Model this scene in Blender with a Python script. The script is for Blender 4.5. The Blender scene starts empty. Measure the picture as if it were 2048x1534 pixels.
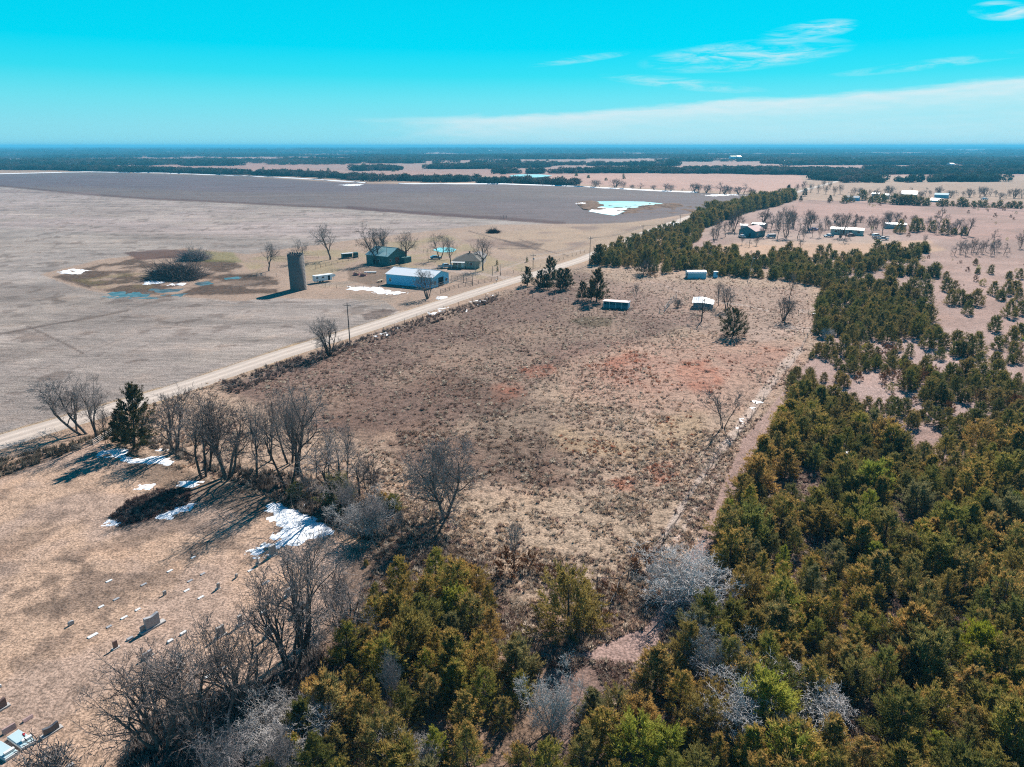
EXPO = 0.85
_k = 10.0/2**EXPO
def _sk(*c): return tuple(((x/255.0+0.055)/1.055)**2.4*_k if x > 10 else x/255.0/12.92*_k for x in c)
SKY0, SKY1, SKY2, SKY25, SKY26, SKY3 = _sk(156, 226, 238), _sk(142, 226, 240), _sk(112, 228, 243), _sk(56, 225, 245), _sk(0, 221, 249), _sk(0, 216, 247)
SKY4 = (0.0, 0.13*_k, 0.36*_k)
CLOUDC = tuple(x*_k for x in (0.74, 0.88, 0.92))
NSOLO = 300
HAZEC, HAZED, HZ0, HZ1 = (0.12, 0.62, 0.95), 1.5e-4, -22.0, 62.0
import bpy, math, random
import numpy as np
from mathutils import Vector, Matrix
random.seed(7); np.random.seed(7)
S = bpy.context.scene
COL = S.collection
# ------------------------------------------------------------------ camera
CAMH, FPX, PITCH = 45.0, 1420.0, math.radians(18.5)
cam = bpy.data.cameras.new('camera'); cam_o = bpy.data.objects.new('camera', cam); COL.objects.link(cam_o)
cam.sensor_width = 36.0; cam.lens = 36.0*FPX/2048.0
cam.clip_start = 0.5; cam.clip_end = 90000.0
cam_o.location = (0, 0, CAMH); cam_o.rotation_euler = (math.pi/2-PITCH, 0, math.radians(-0.12))
S.camera = cam_o
# ------------------------------------------------------------------ world, sun, exposure
SUN_EL, SUN_AZ = math.radians(37.0), math.radians(25.0)
W = bpy.data.worlds.new('World'); S.world = W; W.use_nodes = True
wt = W.node_tree; wt.nodes.clear()
def N(t, typ, **k):
    n = t.nodes.new(typ)
    for a, b in k.items(): setattr(n, a, b)
    return n
def M(t, op, a, b=None, c=None, clamp=False):
    n = t.nodes.new('ShaderNodeMath'); n.operation = op; n.use_clamp = clamp
    for i, v in enumerate((a, b, c)):
        if v is None: continue
        if isinstance(v, (int, float)): n.inputs[i].default_value = v
        else: t.links.new(v, n.inputs[i])
    return n.outputs[0]
def ramp(t, fac, stops, interp='LINEAR'):
    n = t.nodes.new('ShaderNodeValToRGB'); cr = n.color_ramp; cr.interpolation = interp
    while len(cr.elements) < len(stops): cr.elements.new(0.5)
    for e, (p, c) in zip(cr.elements, stops):
        e.position = p; e.color = (c[0], c[1], c[2], 1) if len(c) == 3 else c
    t.links.new(fac, n.inputs[0]); return n.outputs[0]
def mixc(t, fac, a, b, blend='MIX'):
    n = t.nodes.new('ShaderNodeMix'); n.data_type = 'RGBA'; n.blend_type = blend; n.clamp_factor = True
    for s, v in ((n.inputs[0], fac), (n.inputs[6], a), (n.inputs[7], b)):
        if isinstance(v, (int, float)): s.default_value = v
        elif isinstance(v, tuple): s.default_value = (v[0], v[1], v[2], 1)
        else: t.links.new(v, s)
    return n.outputs[2]
def sstep(t, x, a, b):
    n = t.nodes.new('ShaderNodeMapRange'); n.interpolation_type = 'SMOOTHSTEP'
    t.links.new(x, n.inputs[0]); n.inputs[1].default_value = a; n.inputs[2].default_value = b
    return n.outputs[0]
sky = N(wt, 'ShaderNodeTexSky', sky_type='NISHITA', sun_disc=False, sun_elevation=SUN_EL, sun_rotation=SUN_AZ, altitude=400)
sky.air_density = 1.0; sky.dust_density = 0.6; sky.ozone_density = 2.0
tc = N(wt, 'ShaderNodeTexCoord'); sx = N(wt, 'ShaderNodeSeparateXYZ'); wt.links.new(tc.outputs['Generated'], sx.inputs[0])
X_, Y_, Z_ = sx.outputs
tint = ramp(wt, M(wt, 'MULTIPLY', Z_, 2.0, clamp=True), [(0.0, SKY0), (0.05, SKY1), (0.11, SKY2), (0.17, SKY25), (0.235, SKY26), (0.33, SKY3), (0.62, tuple(0.5*(a+b) for a, b in zip(SKY3, SKY4))), (1.0, SKY4)])
# the physical sky sets the relative brightness round the compass, softened as the photograph's grading does
bw = N(wt, 'ShaderNodeRGBToBW'); wt.links.new(sky.outputs[0], bw.inputs[0])
gain = M(wt, 'POWER', M(wt, 'DIVIDE', bw.outputs[0], 8.0), 0.10)
sc_ = N(wt, 'ShaderNodeVectorMath', operation='SCALE'); wt.links.new(tint, sc_.inputs[0]); wt.links.new(gain, sc_.inputs['Scale'])
skyc = sc_.outputs[0]
# cirrus: a long low bank and scattered wisps, laid out by compass bearing and height
az = M(wt, 'ARCTAN2', X_, Y_); el = M(wt, 'ARCSINE', Z_)
def cloudnoise(sa, se, det, rough, off=0.0, dist=0.0):
    cb = N(wt, 'ShaderNodeCombineXYZ')
    wt.links.new(M(wt, 'MULTIPLY', az, sa), cb.inputs[0]); wt.links.new(M(wt, 'MULTIPLY', el, se), cb.inputs[1]); cb.inputs[2].default_value = off
    n = N(wt, 'ShaderNodeTexNoise'); n.inputs['Scale'].default_value = 1.0; n.inputs['Detail'].default_value = det
    n.inputs['Roughness'].default_value = rough; n.inputs['Distortion'].default_value = dist
    wt.links.new(cb.outputs[0], n.inputs['Vector']); return n.outputs[0]
nb = cloudnoise(9, 55, 7, 0.62, 2.3, 0.3)
nf = cloudnoise(22, 160, 6, 0.6, 7.1, 0.2)
# top of the bank climbs towards the right
top = M(wt, 'ADD', M(wt, 'MULTIPLY', M(wt, 'MAXIMUM', M(wt, 'ADD', az, 0.02), 0.0), 0.055), 0.040)
topd = M(wt, 'SUBTRACT', top, M(wt, 'ADD', el, M(wt, 'MULTIPLY', M(wt, 'SUBTRACT', nb, 0.5), 0.02)))
edge = sstep(wt, topd, 0.0, 0.009)
thick = M(wt, 'MULTIPLY', edge, sstep(wt, M(wt, 'ADD', az, M(wt, 'MULTIPLY', nb, 0.25)), -0.10, 0.12))
body = M(wt, 'ADD', 0.42, M(wt, 'MULTIPLY', sstep(wt, topd, 0.035, 0.0), 0.5))
streak = M(wt, 'ADD', 0.55, M(wt, 'MULTIPLY', nf, 0.8))
bank = M(wt, 'MULTIPLY', M(wt, 'MULTIPLY', thick, body), streak, clamp=True)
def wisp(a0, e0, wa, we, slope, amp, seed):
    da = M(wt, 'SUBTRACT', az, a0)
    de = M(wt, 'SUBTRACT', M(wt, 'SUBTRACT', el, e0), M(wt, 'MULTIPLY', da, slope))
    r2 = M(wt, 'ADD', M(wt, 'POWER', M(wt, 'ABSOLUTE', M(wt, 'DIVIDE', da, wa)), 2.0), M(wt, 'POWER', M(wt, 'ABSOLUTE', M(wt, 'DIVIDE', de, we)), 2.0))
    g = M(wt, 'MAXIMUM', M(wt, 'SUBTRACT', 1.0, r2), 0.0)
    n = cloudnoise(14, 110, 6, 0.66, seed, 0.6)
    return M(wt, 'MULTIPLY', M(wt, 'MULTIPLY', g, sstep(wt, n, 0.38, 0.68)), amp)
ws = [wisp(0.29, 0.105, 0.13, 0.018, 0.05, 0.8, 1.0), wisp(0.36, 0.128, 0.06, 0.012, 0.1, 0.9, 2.0),
      wisp(0.555, 0.137, 0.032, 0.010, -0.1, 1.2, 3.0), wisp(0.645, 0.150, 0.06, 0.010, -0.12, 1.3, 4.0),
      wisp(0.67, 0.18, 0.05, 0.014, -0.1, 0.9, 5.0), wisp(0.09, 0.105, 0.07, 0.005, 0.11, 0.5, 6.0),
      wisp(0.22, 0.075, 0.11, 0.008, -0.1, 0.5, 7.0), wisp(0.50, 0.088, 0.12, 0.006, 0.08, 0.4, 8.0)]
cl = bank
for w in ws: cl = M(wt, 'MAXIMUM', cl, w)
cl = M(wt, 'MULTIPLY', cl, sstep(wt, Z_, -0.002, 0.004), clamp=True)
skyc = mixc(wt, cl, skyc, CLOUDC)
bg = N(wt, 'ShaderNodeBackground'); bg.inputs[1].default_value = 0.1
wo = N(wt, 'ShaderNodeOutputWorld'); wt.links.new(skyc, bg.inputs[0]); wt.links.new(bg.outputs[0], wo.inputs[0])
sun = bpy.data.lights.new('sun', 'SUN'); sun.energy = 5.0; sun.angle = math.radians(0.53); sun.color = (1.0, 0.93, 0.86)
sun_o = bpy.data.objects.new('sun', sun); COL.objects.link(sun_o)
sun_o.rotation_euler = (math.pi/2-SUN_EL, 0, math.pi-SUN_AZ)
S.view_settings.view_transform = 'Standard'; S.view_settings.look = 'None'
S.view_settings.exposure = EXPO; S.view_settings.gamma = 1.0; S.view_settings.use_curve_mapping = False
S.render.engine = 'CYCLES'
S.cycles.use_denoising = False; S.cycles.pixel_filter_type = 'BLACKMAN_HARRIS'; S.cycles.filter_width = 1.15; S.cycles.sample_clamp_indirect = 4.0
S.cycles.max_bounces = 6; S.cycles.diffuse_bounces = 2; S.cycles.glossy_bounces = 2; S.cycles.transmission_bounces = 3
S.cycles.volume_bounces = 0; S.cycles.transparent_max_bounces = 6
# ------------------------------------------------------------------ geometry of the place
CP, SP = math.cos(PITCH), math.sin(PITCH)
def at(px, py, z=0.0):
    """ground point (metres) seen at a photo pixel"""
    u = (px-1024)/FPX; v = -(py-767)/FPX
    dz = -SP+v*CP; t = (z-CAMH)/dz
    return u*t, (CP+v*SP)*t
def at3(px, py, z=0.0): x, y = at(px, py); return Vector((x, y, z))
def proj(x, y, z=0.0):
    x = np.asarray(x, float); y = np.asarray(y, float); dz = np.asarray(z)-CAMH
    dep = y*CP-dz*SP; dep = np.where(dep > 1e-3, dep, 1e-3); up = y*SP+dz*CP
    return 1024+FPX*x/dep, 767-FPX*up/dep
def hgt(px, yb, yt):
    """height of something standing at (px, yb) whose top is seen at row yt"""
    x, y = at(px, yb); v = -(yt-767)/FPX
    # up = y SP + dz CP ; dep = y CP - dz SP ; up = v dep
    dz = y*(v*CP-SP)/(CP+v*SP); return dz+CAMH
def mpp(px, py):
    """metres per pixel across at that ground point"""
    x, y = at(px, py); return (y*CP+CAMH*SP)/FPX
def h2(ix, iy, s):
    n = (ix.astype(np.int64)*374761393 + iy.astype(np.int64)*668265263 + s*1442695041) & 0x7fffffff
    n = ((n ^ (n >> 13))*1274126177) & 0x7fffffff
    n = (n ^ (n >> 16)) & 0xffffff
    return n/float(0xffffff)
def vnoise(x, y, s=0):
    x = np.asarray(x, float); y = np.asarray(y, float)
    ix = np.floor(x); iy = np.floor(y); fx = x-ix; fy = y-iy
    fx = fx*fx*(3-2*fx); fy = fy*fy*(3-2*fy)
    a = h2(ix, iy, s); b = h2(ix+1, iy, s); c = h2(ix, iy+1, s); d = h2(ix+1, iy+1, s)
    return (a*(1-fx)+b*fx)*(1-fy)+(c*(1-fx)+d*fx)*fy
def fbm(x, y, f, o=4, s=0):
    r = 0; a = 0.5; t = 0
    for i in range(o):
        r = r+a*vnoise(np.asarray(x)*f+17.3*i, np.asarray(y)*f+9.1*i, s+i); t += a; a *= 0.55; f *= 2.03
    return r/t
def terrain(x, y):
    """flat round the camera, gently rolling far out"""
    r = np.hypot(x, y); k = np.clip((r-1500)/3500, 0, 1); k = k*k*(3-2*k)
    return k*((fbm(x, y, 1/2600.0, 3, 91)-0.5)*34-3)
def inpoly(X, Y, P):
    r = np.zeros(X.shape, bool); n = len(P); j = n-1
    for i in range(n):
        xi, yi = P[i]; xj, yj = P[j]
        if yi != yj: r ^= ((yi > Y) != (yj > Y)) & (X < (xj-xi)*(Y-yi)/(yj-yi)+xi)
        j = i
    return r
def sdist(X, Y, P, closed=True, asp=2.5):
    """distance to a polyline in photo pixels, rows counted ASP times"""
    d = np.full(X.shape, 1e9); n = len(P)
    for i in range(n if closed else n-1):
        ax, ay = P[i]; bx, by = P[(i+1) % n]
        ay, by = ay*asp, by*asp; dx, dy = bx-ax, by-ay; L = dx*dx+dy*dy+1e-9
        t = np.clip(((X-ax)*dx+(Y*asp-ay)*dy)/L, 0, 1)
        d = np.minimum(d, np.hypot(X-ax-t*dx, Y*asp-ay-t*dy))
    return d
def lin(c):
    c = np.asarray(c, float)/255.0
    return np.where(c <= 0.04045, c/12.92, ((c+0.055)/1.055)**2.4)
# ------------------------------------------------------------------ object helpers
def tag(o, label=None, cat=None, group=None, kind=None):
    if label: o['label'] = label
    if cat: o['category'] = cat
    if group: o['group'] = group
    if kind: o['kind'] = kind
    return o
def link(name, me, mats=None, parent=None, loc=None):
    o = bpy.data.objects.new(name, me); COL.objects.link(o)
    if mats:
        for m in (mats if isinstance(mats, (list, tuple)) else [mats]): me.materials.append(m)
    if parent is not None: o.parent = parent
    if loc is not None: o.location = loc
    return o
def empty(name, loc, rz=0.0):
    o = bpy.data.objects.new(name, None); COL.objects.link(o); o.location = loc; o.rotation_euler = (0, 0, rz)
    o.empty_display_size = 0.5; return o
def mesh_np(name, V, F, smooth=False, attrs=None):
    """V (n,3); F (m,k) of one face size, or a list of such arrays"""
    me = bpy.data.meshes.new(name); V = np.asarray(V, np.float32)
    Fs = F if isinstance(F, list) else [F]
    Fs = [np.asarray(f, np.int32) for f in Fs if len(f)]
    me.vertices.add(len(V)); me.vertices.foreach_set('co', V.ravel())
    tot = sum(f.size for f in Fs); nf = sum(len(f) for f in Fs)
    me.loops.add(tot); me.loops.foreach_set('vertex_index', np.concatenate([f.ravel() for f in Fs]))
    me.polygons.add(nf)
    sz = np.concatenate([np.full(len(f), f.shape[1], np.int32) for f in Fs])
    me.polygons.foreach_set('loop_start', np.concatenate([[0], np.cumsum(sz)[:-1]]).astype(np.int32))
    me.polygons.foreach_set('use_smooth', np.full(nf, smooth))
    if attrs:
        for k, a in attrs.items():
            a = np.asarray(a, np.float32)
            if a.ndim == 1:
                at_ = me.attributes.new(k, 'FLOAT', 'POINT'); at_.data.foreach_set('value', a)
            else:
                at_ = me.color_attributes.new(k, 'FLOAT_COLOR', 'POINT')
                at_.data.foreach_set('color', np.concatenate([a, np.ones((len(a), 1), np.float32)], 1).ravel())
    me.update(); me.validate(); return me
class MB:
    """collects simple solids and links them as one mesh"""
    def __init__(s): s.V = []; s.F = []
    def add(s, vs, fs):
        b = len(s.V); s.V += [tuple(v) for v in vs]; s.F += [tuple(i+b for i in f) for f in fs]; return s
    def box(s, x0, x1, y0, y1, z0, z1, m=None):
        vs = [Vector(v) for v in ((x0,y0,z0),(x1,y0,z0),(x1,y1,z0),(x0,y1,z0),(x0,y0,z1),(x1,y0,z1),(x1,y1,z1),(x0,y1,z1))]
        if m is not None: vs = [m @ v for v in vs]
        return s.add(vs, [(0,3,2,1),(4,5,6,7),(0,1,5,4),(1,2,6,5),(2,3,7,6),(3,0,4,7)])
    def prism(s, prof, y0, y1, m=None):
        """profile in x,z pushed from y0 to y1"""
        n = len(prof); vs = [Vector((x, y0, z)) for x, z in prof]+[Vector((x, y1, z)) for x, z in prof]
        if m is not None: vs = [m @ v for v in vs]
        return s.add(vs, [tuple(range(n)), tuple(range(2*n-1, n-1, -1))]+[(i, i+n, (i+1) % n+n, (i+1) % n) for i in range(n)])
    def tube(s, a, b, r0, r1=None, n=6, caps=True):
        a = Vector(a); b = Vector(b); r1 = r0 if r1 is None else r1
        d = (b-a).normalized(); u = d.orthogonal().normalized(); w = d.cross(u)
        vs = [a+(u*math.cos(2*math.pi*i/n)+w*math.sin(2*math.pi*i/n))*r0 for i in range(n)]
        vs += [b+(u*math.cos(2*math.pi*i/n)+w*math.sin(2*math.pi*i/n))*r1 for i in range(n)]
        fs = [(i, (i+1) % n, (i+1) % n+n, i+n) for i in range(n)]
        if caps: fs += [tuple(range(n-1, -1, -1)), tuple(range(n, 2*n))]
        return s.add(vs, fs)
    def lathe(s, prof, n=16, c=(0, 0, 0)):
        b = [(c[0]+r*math.cos(2*math.pi*i/n), c[1]+r*math.sin(2*math.pi*i/n), c[2]+z) for r, z in prof for i in range(n)]
        fs = [(k*n+i, k*n+(i+1) % n, (k+1)*n+(i+1) % n, (k+1)*n+i) for k in range(len(prof)-1) for i in range(n)]
        return s.add(b, fs)
    def mesh(s, name, bevel=0.0, smooth=False):
        me = bpy.data.meshes.new(name); me.from_pydata(s.V, [], s.F)
        import bmesh
        bm = bmesh.new(); bm.from_mesh(me); bmesh.ops.recalc_face_normals(bm, faces=bm.faces)
        if bevel: bmesh.ops.bevel(bm, geom=list(bm.edges), offset=bevel, segments=1, affect='EDGES')
        for f in bm.faces: f.smooth = smooth
        bm.to_mesh(me); bm.free(); return me
    def build(s, name, mat, parent=None, loc=None, bevel=0.0, smooth=False):
        return link(name, s.mesh(name, bevel, smooth), mat, parent, loc)
def copy_tree(o, parent=None):
    c = o.copy(); COL.objects.link(c); c.parent = parent
    for ch in o.children: copy_tree(ch, c)
    return c
# ------------------------------------------------------------------ materials
def newmat(name):
    m = bpy.data.materials.new(name); m.use_nodes = True; t = m.node_tree; t.nodes.clear()
    o = N(t, 'ShaderNodeOutputMaterial'); return m, t, o
def noise(t, vec, scale, det=5, rough=0.6, dist=0.0):
    n = N(t, 'ShaderNodeTexNoise'); n.inputs['Scale'].default_value = scale; n.inputs['Detail'].default_value = det
    n.inputs['Roughness'].default_value = rough; n.inputs['Distortion'].default_value = dist
    if vec is not None: t.links.new(vec, n.inputs['Vector'])
    return n.outputs[0]
def surf(name, c, var=0.25, scale=3.0, rough=0.8, spec=0.3, metal=0.0, c2=None, bump=0.0, ribs=None, objc=True):
    """painted or natural surface with mottling, grime towards C2, optional metal ribs along an axis"""
    m, t, o = newmat(name); tcn = N(t, 'ShaderNodeTexCoord'); v = tcn.outputs['Object']
    n1 = noise(t, v, scale, 6, 0.65); n2 = noise(t, v, scale*0.23, 3, 0.5)
    c2 = c2 or tuple(x*0.55 for x in c)
    f = sstep(t, M(t, 'ADD', M(t, 'MULTIPLY', n1, 0.6), M(t, 'MULTIPLY', n2, 0.4)), 0.35, 0.75)
    colr = mixc(t, M(t, 'MULTIPLY', f, var*2.0, clamp=True), c, c2)
    b = N(t, 'ShaderNodeBsdfPrincipled'); t.links.new(colr, b.inputs['Base Color'])
    b.inputs['Roughness'].default_value = rough; b.inputs['Metallic'].default_value = metal
    b.inputs['Specular IOR Level'].default_value = spec
    hsrc = n1; dist = bump
    if ribs:
        ax, per, dep = ribs
        sxy = N(t, 'ShaderNodeSeparateXYZ'); t.links.new(v, sxy.inputs[0])
        q = M(t, 'PINGPONG', sxy.outputs[ax], per/2); hsrc = M(t, 'DIVIDE', q, per/2); dist = dep
    if dist:
        bp = N(t, 'ShaderNodeBump'); bp.inputs['Strength'].default_value = 0.8; bp.inputs['Distance'].default_value = dist
        t.links.new(hsrc, bp.inputs['Height']); t.links.new(bp.outputs[0], b.inputs['Normal'])
    t.links.new(b.outputs[0], o.inputs[0]); return m
# ------------------------------------------------------------------ ground
ALB = 0.56
def C(r, g, b): return lin((r, g, b))*ALB*np.array([1.04, 1.0, 0.945])
azs = np.radians(np.concatenate([np.linspace(-180, -53, 60, endpoint=False), np.linspace(-53, 53, 820), np.linspace(53, 180, 60)[1:]]))
rows = np.concatenate([np.linspace(1800, 800, 340), np.linspace(798, 420, 230)[0:], np.linspace(419, 293.2, 170)])
rad = np.array([at(1024, q)[1] for q in rows]); rad = np.concatenate([[1, 8, 16, 24, 29], rad[rad > 31]]); rad = rad[rad < 20500]
rad = np.append(rad, 21000.0)
A_, R_ = np.meshgrid(azs, rad); GX = (R_*np.sin(A_)).ravel(); GY = (R_*np.cos(A_)).ravel()
PX, PY = proj(GX, GY); far = (GY < 5); PX[far] = -9999; PY[far] = 9999
nA, nR = len(azs), len(rad)
wob = (fbm(GX, GY, 0.16, 4, 3)-0.5)*2; wob2 = (fbm(GX, GY, 0.028, 4, 5)-0.5)*2; wobf = (fbm(GX, GY, 0.9, 3, 8)-0.5)*2
colr = np.tile(C(198, 170, 150), (len(GX), 1)); clump = np.full(len(GX), 0.35); row = np.zeros(len(GX))
def mask(P, feather=8.0, warp=6.0, closed=True, width=None, wr=None):
    wv = (wob if wr is None else wr)*warp
    xs = [p[0] for p in P]; ys = [p[1] for p in P]; pad = 60+abs(warp)*2+feather*2+(width or 0)
    sel = np.where((PX > min(xs)-pad) & (PX < max(xs)+pad) & (PY > min(ys)-pad) & (PY < max(ys)+pad))[0]
    m = np.zeros(len(GX))
    if len(sel) == 0: return m
    x, y = PX[sel], PY[sel]
    if width is None:
        d = sdist(x, y, P); d = np.where(inpoly(x, y, P), d, -d)+wv[sel]
        k = np.clip(d/feather+0.5, 0, 1)
    else:
        d = sdist(x, y, P, closed=False, asp=1.6); k = np.clip((width-d+wv[sel])/max(feather, 0.5)+0.5, 0, 1)
    m[sel] = k*k*(3-2*k); return m
def paint(P, c, feather=8.0, amt=1.0, warp=6.0, cl=None, rw=None, mod=None, width=None, closed=True):
    m = mask(P, feather, warp, closed, width)*amt
    if mod is not None: m = m*mod
    k = m[:, None]; colr[:] = colr*(1-k)+C(*c)*k
    if cl is not None: clump[:] = clump*(1-m)+cl*m
    if rw is not None: row[:] = row*(1-m)+rw*m
def hi(f, thr, w=0.12, s=0, o=4):
    n = fbm(GX, GY, f, o, s); k = np.clip((n-thr)/w+0.5, 0, 1); return k*k*(3-2*k)
BIG = 6000
LROAD = [(-3000, 1750), (-40, 896), (0, 882), (326, 789), (600, 697), (702, 667), (776, 643), (849, 619), (900, 602), (1000, 570), (1050, 555), (1100, 540), (1170, 518)]
FEDGE = [(-3000, 330), (0, 371), (171, 388), (308, 398), (410, 402), (700, 417), (1000, 438), (1120, 447)]
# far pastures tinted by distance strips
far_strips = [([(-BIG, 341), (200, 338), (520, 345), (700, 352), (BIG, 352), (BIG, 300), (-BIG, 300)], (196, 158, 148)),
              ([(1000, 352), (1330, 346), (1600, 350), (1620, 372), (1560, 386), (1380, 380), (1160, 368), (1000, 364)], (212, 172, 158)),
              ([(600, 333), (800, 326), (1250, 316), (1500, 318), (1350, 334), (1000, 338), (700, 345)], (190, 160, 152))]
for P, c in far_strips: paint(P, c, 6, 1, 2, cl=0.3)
colr *= (0.88+0.24*fbm(GX, GY, 1/700.0, 4, 12))[:, None]
# pale harrowed field
paint(FEDGE+[(1060, 470), (900, 560), (860, 610)]+LROAD[7::-1]+[(-BIG, 2500), (-BIG, 371)], (180, 170, 166), 5, 1, 2, cl=0.30, rw=1.0)
paint([(0, 376), (400, 408), (760, 430), (1000, 455), (700, 480), (300, 470), (-400, 430)], (196, 180, 178), 30, 0.8, 10)
paint([(-300, 560), (60, 560), (500, 600), (820, 620), (600, 690), (300, 780), (-300, 940)], (170, 159, 154), 60, 0.8, 20)
LF = [(-BIG, 371), (0, 373), (700, 420), (1000, 440), (860, 610), (0, 880), (-BIG, 2500)]
paint(LF, (158, 146, 140), 20, 0.42, 8, mod=hi(0.022, 0.50, 0.16, 61)); paint(LF, (200, 188, 180), 20, 0.4, 8, mod=hi(0.045, 0.55, 0.14, 62)); paint(LF, (128, 114, 108), 10, 0.6, 6, mod=hi(0.16, 0.66, 0.08, 63))
for k_ in range(9):
    paint([(-60, 470+k_*46), (300, 448+k_*30), (700, 440+k_*19), (980, 446+k_*12)], (138, 124, 118), 2.5, 0.45, 2.0, width=1.3, closed=False, mod=hi(0.03, 0.48, 0.2, 70+k_))
# dark ploughed field behind
DF = FEDGE+[(1210, 452), (1330, 436), (1420, 420), (1590, 389), (1540, 388), (1480, 389), (1340, 383), (1160, 374), (1000, 368), (740, 368), (500, 353), (200, 344), (0, 347), (-BIG, 352)]
paint(DF, (130, 118, 119), 2.5, 1, 1.5, cl=0.25, rw=0.8)
paint([(0, 350), (300, 350), (620, 362), (900, 372), (1000, 385), (500, 385), (200, 375), (-400, 365)], (118, 106, 118), 20, 0.7, 8)
paint([(900, 400), (1200, 396), (1500, 392), (1380, 425), (1200, 448), (1000, 432)], (124, 112, 120), 20, 0.5, 8)
paint(FEDGE[1:], (104, 78, 76), 3, 0.75, 1.5, width=3.0, closed=False)
paint([(700, 415), (870, 428), (1000, 436), (1130, 446)], (92, 66, 70), 4, 0.7, 2.0, width=5.0, closed=False)
paint([(0, 382), (200, 388)], (150, 128, 128), 8, 0.5, 3, width=4.0, closed=False)
# farm ground and the rough pasture behind the house
FARM = [(85, 548), (200, 520), (330, 502), (375, 495), (500, 508), (600, 494), (720, 478), (860, 462), (980, 449), (1150, 448), (1260, 450), (1360, 434), (1480, 412), (1420, 424), (1290, 466), (1170, 517), (1050, 555), (900, 602), (845, 618), (800, 622), (770, 600), (690, 598), (560, 596), (470, 602), (360, 592), (240, 592), (150, 572)]
paint(FARM, (192, 168, 152), 5, 1, 3, cl=0.45, rw=0.0)
paint([(480, 512), (640, 500), (900, 470), (1000, 520), (1100, 530), (980, 560), (860, 545), (720, 520), (640, 560), (520, 560)], (176, 166, 122), 12, 0.5, 6, mod=hi(0.06, 0.48, 0.2, 31))
paint([(940, 470), (1180, 450), (1340, 440), (1290, 462), (1170, 512), (1060, 540), (1010, 500)], (196, 172, 150), 10, 0.8, 6)
paint([(930, 480), (1100, 455), (1320, 445), (1150, 500), (1010, 520)], (142, 120, 118), 6, 0.6, 5, mod=hi(0.02, 0.55, 0.14, 33))
paint([(1000, 488), (1060, 480), (1090, 490), (1075, 500)], (120, 98, 92), 5, 0.6, 4)
# muddy ground round the brush piles
paint([(110, 552), (230, 520), (330, 512), (470, 520), (500, 545), (560, 555), (560, 585), (400, 590), (260, 592), (170, 572)], (106, 86, 74), 8, 0.9, 8, mod=hi(0.11, 0.45, 0.16, 35), cl=1.0)
paint([(250, 505), (330, 498), (385, 500), (370, 515), (280, 520)], (100, 70, 66), 5, 0.8, 3)
paint([(380, 500), (470, 505), (490, 525), (400, 522)], (140, 142, 84), 6, 0.6, 4)
paint([(150, 560), (260, 545), (330, 548), (300, 580), (200, 575)], (140, 128, 84), 8, 0.5, 4, mod=hi(0.08, 0.5, 0.2, 36))
paint([(400, 560), (520, 540), (560, 545), (500, 585), (400, 590)], (104, 86, 76), 6, 0.6, 4, mod=hi(0.1, 0.5, 0.2, 37))
for L in ([(225, 589), (290, 583), (345, 592)], [(300, 596), (350, 590), (420, 582), (520, 566)], [(0, 668), (120, 646), (200, 633), (260, 620)], [(60, 652), (140, 690), (170, 706)]):
    paint(L, (112, 98, 92), 3, 0.75, 2.5, width=2.2, closed=False)
paint([(260, 590), (340, 597), (250, 620), (160, 640)], (140, 126, 118), 8, 0.5, 4, width=3, closed=False)
for L in ([(940, 462), (1000, 478), (1045, 489), (1080, 502)], [(1012, 482), (1050, 490), (1140, 512)], [(1030, 490), (1060, 494), (1078, 486)], [(1040, 478), (1075, 490), (1090, 487)], [(1000, 497), (1060, 497)]):
    paint(L, (88, 72, 70), 1.6, 0.8, 1.2, width=1.2, closed=False)
# farm yard, gravel drive and bare earth
for L, w, c in (([(1030, 560), (1000, 552), (965, 548), (930, 545), (880, 536), (840, 536)], 4, (206, 188, 178)), ([(1170, 500), (1060, 520), (990, 545), (1015, 558)], 2.6, (200, 182, 170)),
                ([(620, 566), (690, 566), (760, 556), (780, 548)], 5, (172, 158, 146)), ([(1010, 556), (1045, 556)], 5, (206, 188, 178)), ([(640, 572), (700, 572), (740, 578)], 3, (198, 178, 158))):
    paint(L, c, 3, 0.8, 1.5, width=w, closed=False)
paint([(700, 540), (780, 530), (790, 552), (760, 575), (700, 560)], (128, 108, 94), 5, 0.7, 4)
paint([(690, 590), (780, 586), (800, 605), (740, 612)], (166, 152, 140), 8, 0.5, 4, rw=0.8)
paint([(725, 628), (770, 618), (800, 620), (770, 636), (735, 640)], (112, 94, 88), 5, 0.7, 4, cl=0.9)
# central rough pasture
PAST = [(1175, 528), (1090, 556), (1000, 584), (900, 617), (849, 634), (702, 683), (600, 712), (430, 762), (300, 810), (230, 850), (260, 905), (420, 970), (520, 985), (660, 1045), (790, 1110), (980, 1150), (1100, 1340), (1300, 1250), (1400, 1080), (1490, 880), (1640, 700), (1650, 560), (1500, 552), (1330, 545)]
paint(PAST, (206, 180, 160), 6, 1, 5, cl=0.9, rw=0)
gb = hi(0.05, 0.46, 0.20, 41)
paint([(1165, 540), (1000, 590), (860, 640), (700, 690), (560, 735), (440, 775), (620, 860), (860, 860), (1000, 830), (1150, 720), (1300, 680), (1420, 640), (1330, 600)], (128, 102, 97), 50, 0.75, 22, mod=0.62+0.38*gb)
paint([(1140, 640), (1180, 632), (1230, 636), (1225, 652), (1170, 655)], (112, 100, 80), 8, 0.8, 4)
paint([(620, 800), (900, 740), (1180, 820), (1250, 900), (1150, 980), (900, 960), (700, 900)], (138, 112, 100), 60, 0.8, 20, mod=0.3+0.7*hi(0.08, 0.48, 0.2, 42))
paint([(940, 820), (1100, 810), (1120, 880), (1050, 960), (960, 900)], (136, 122, 110), 50, 0.4, 16)
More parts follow.
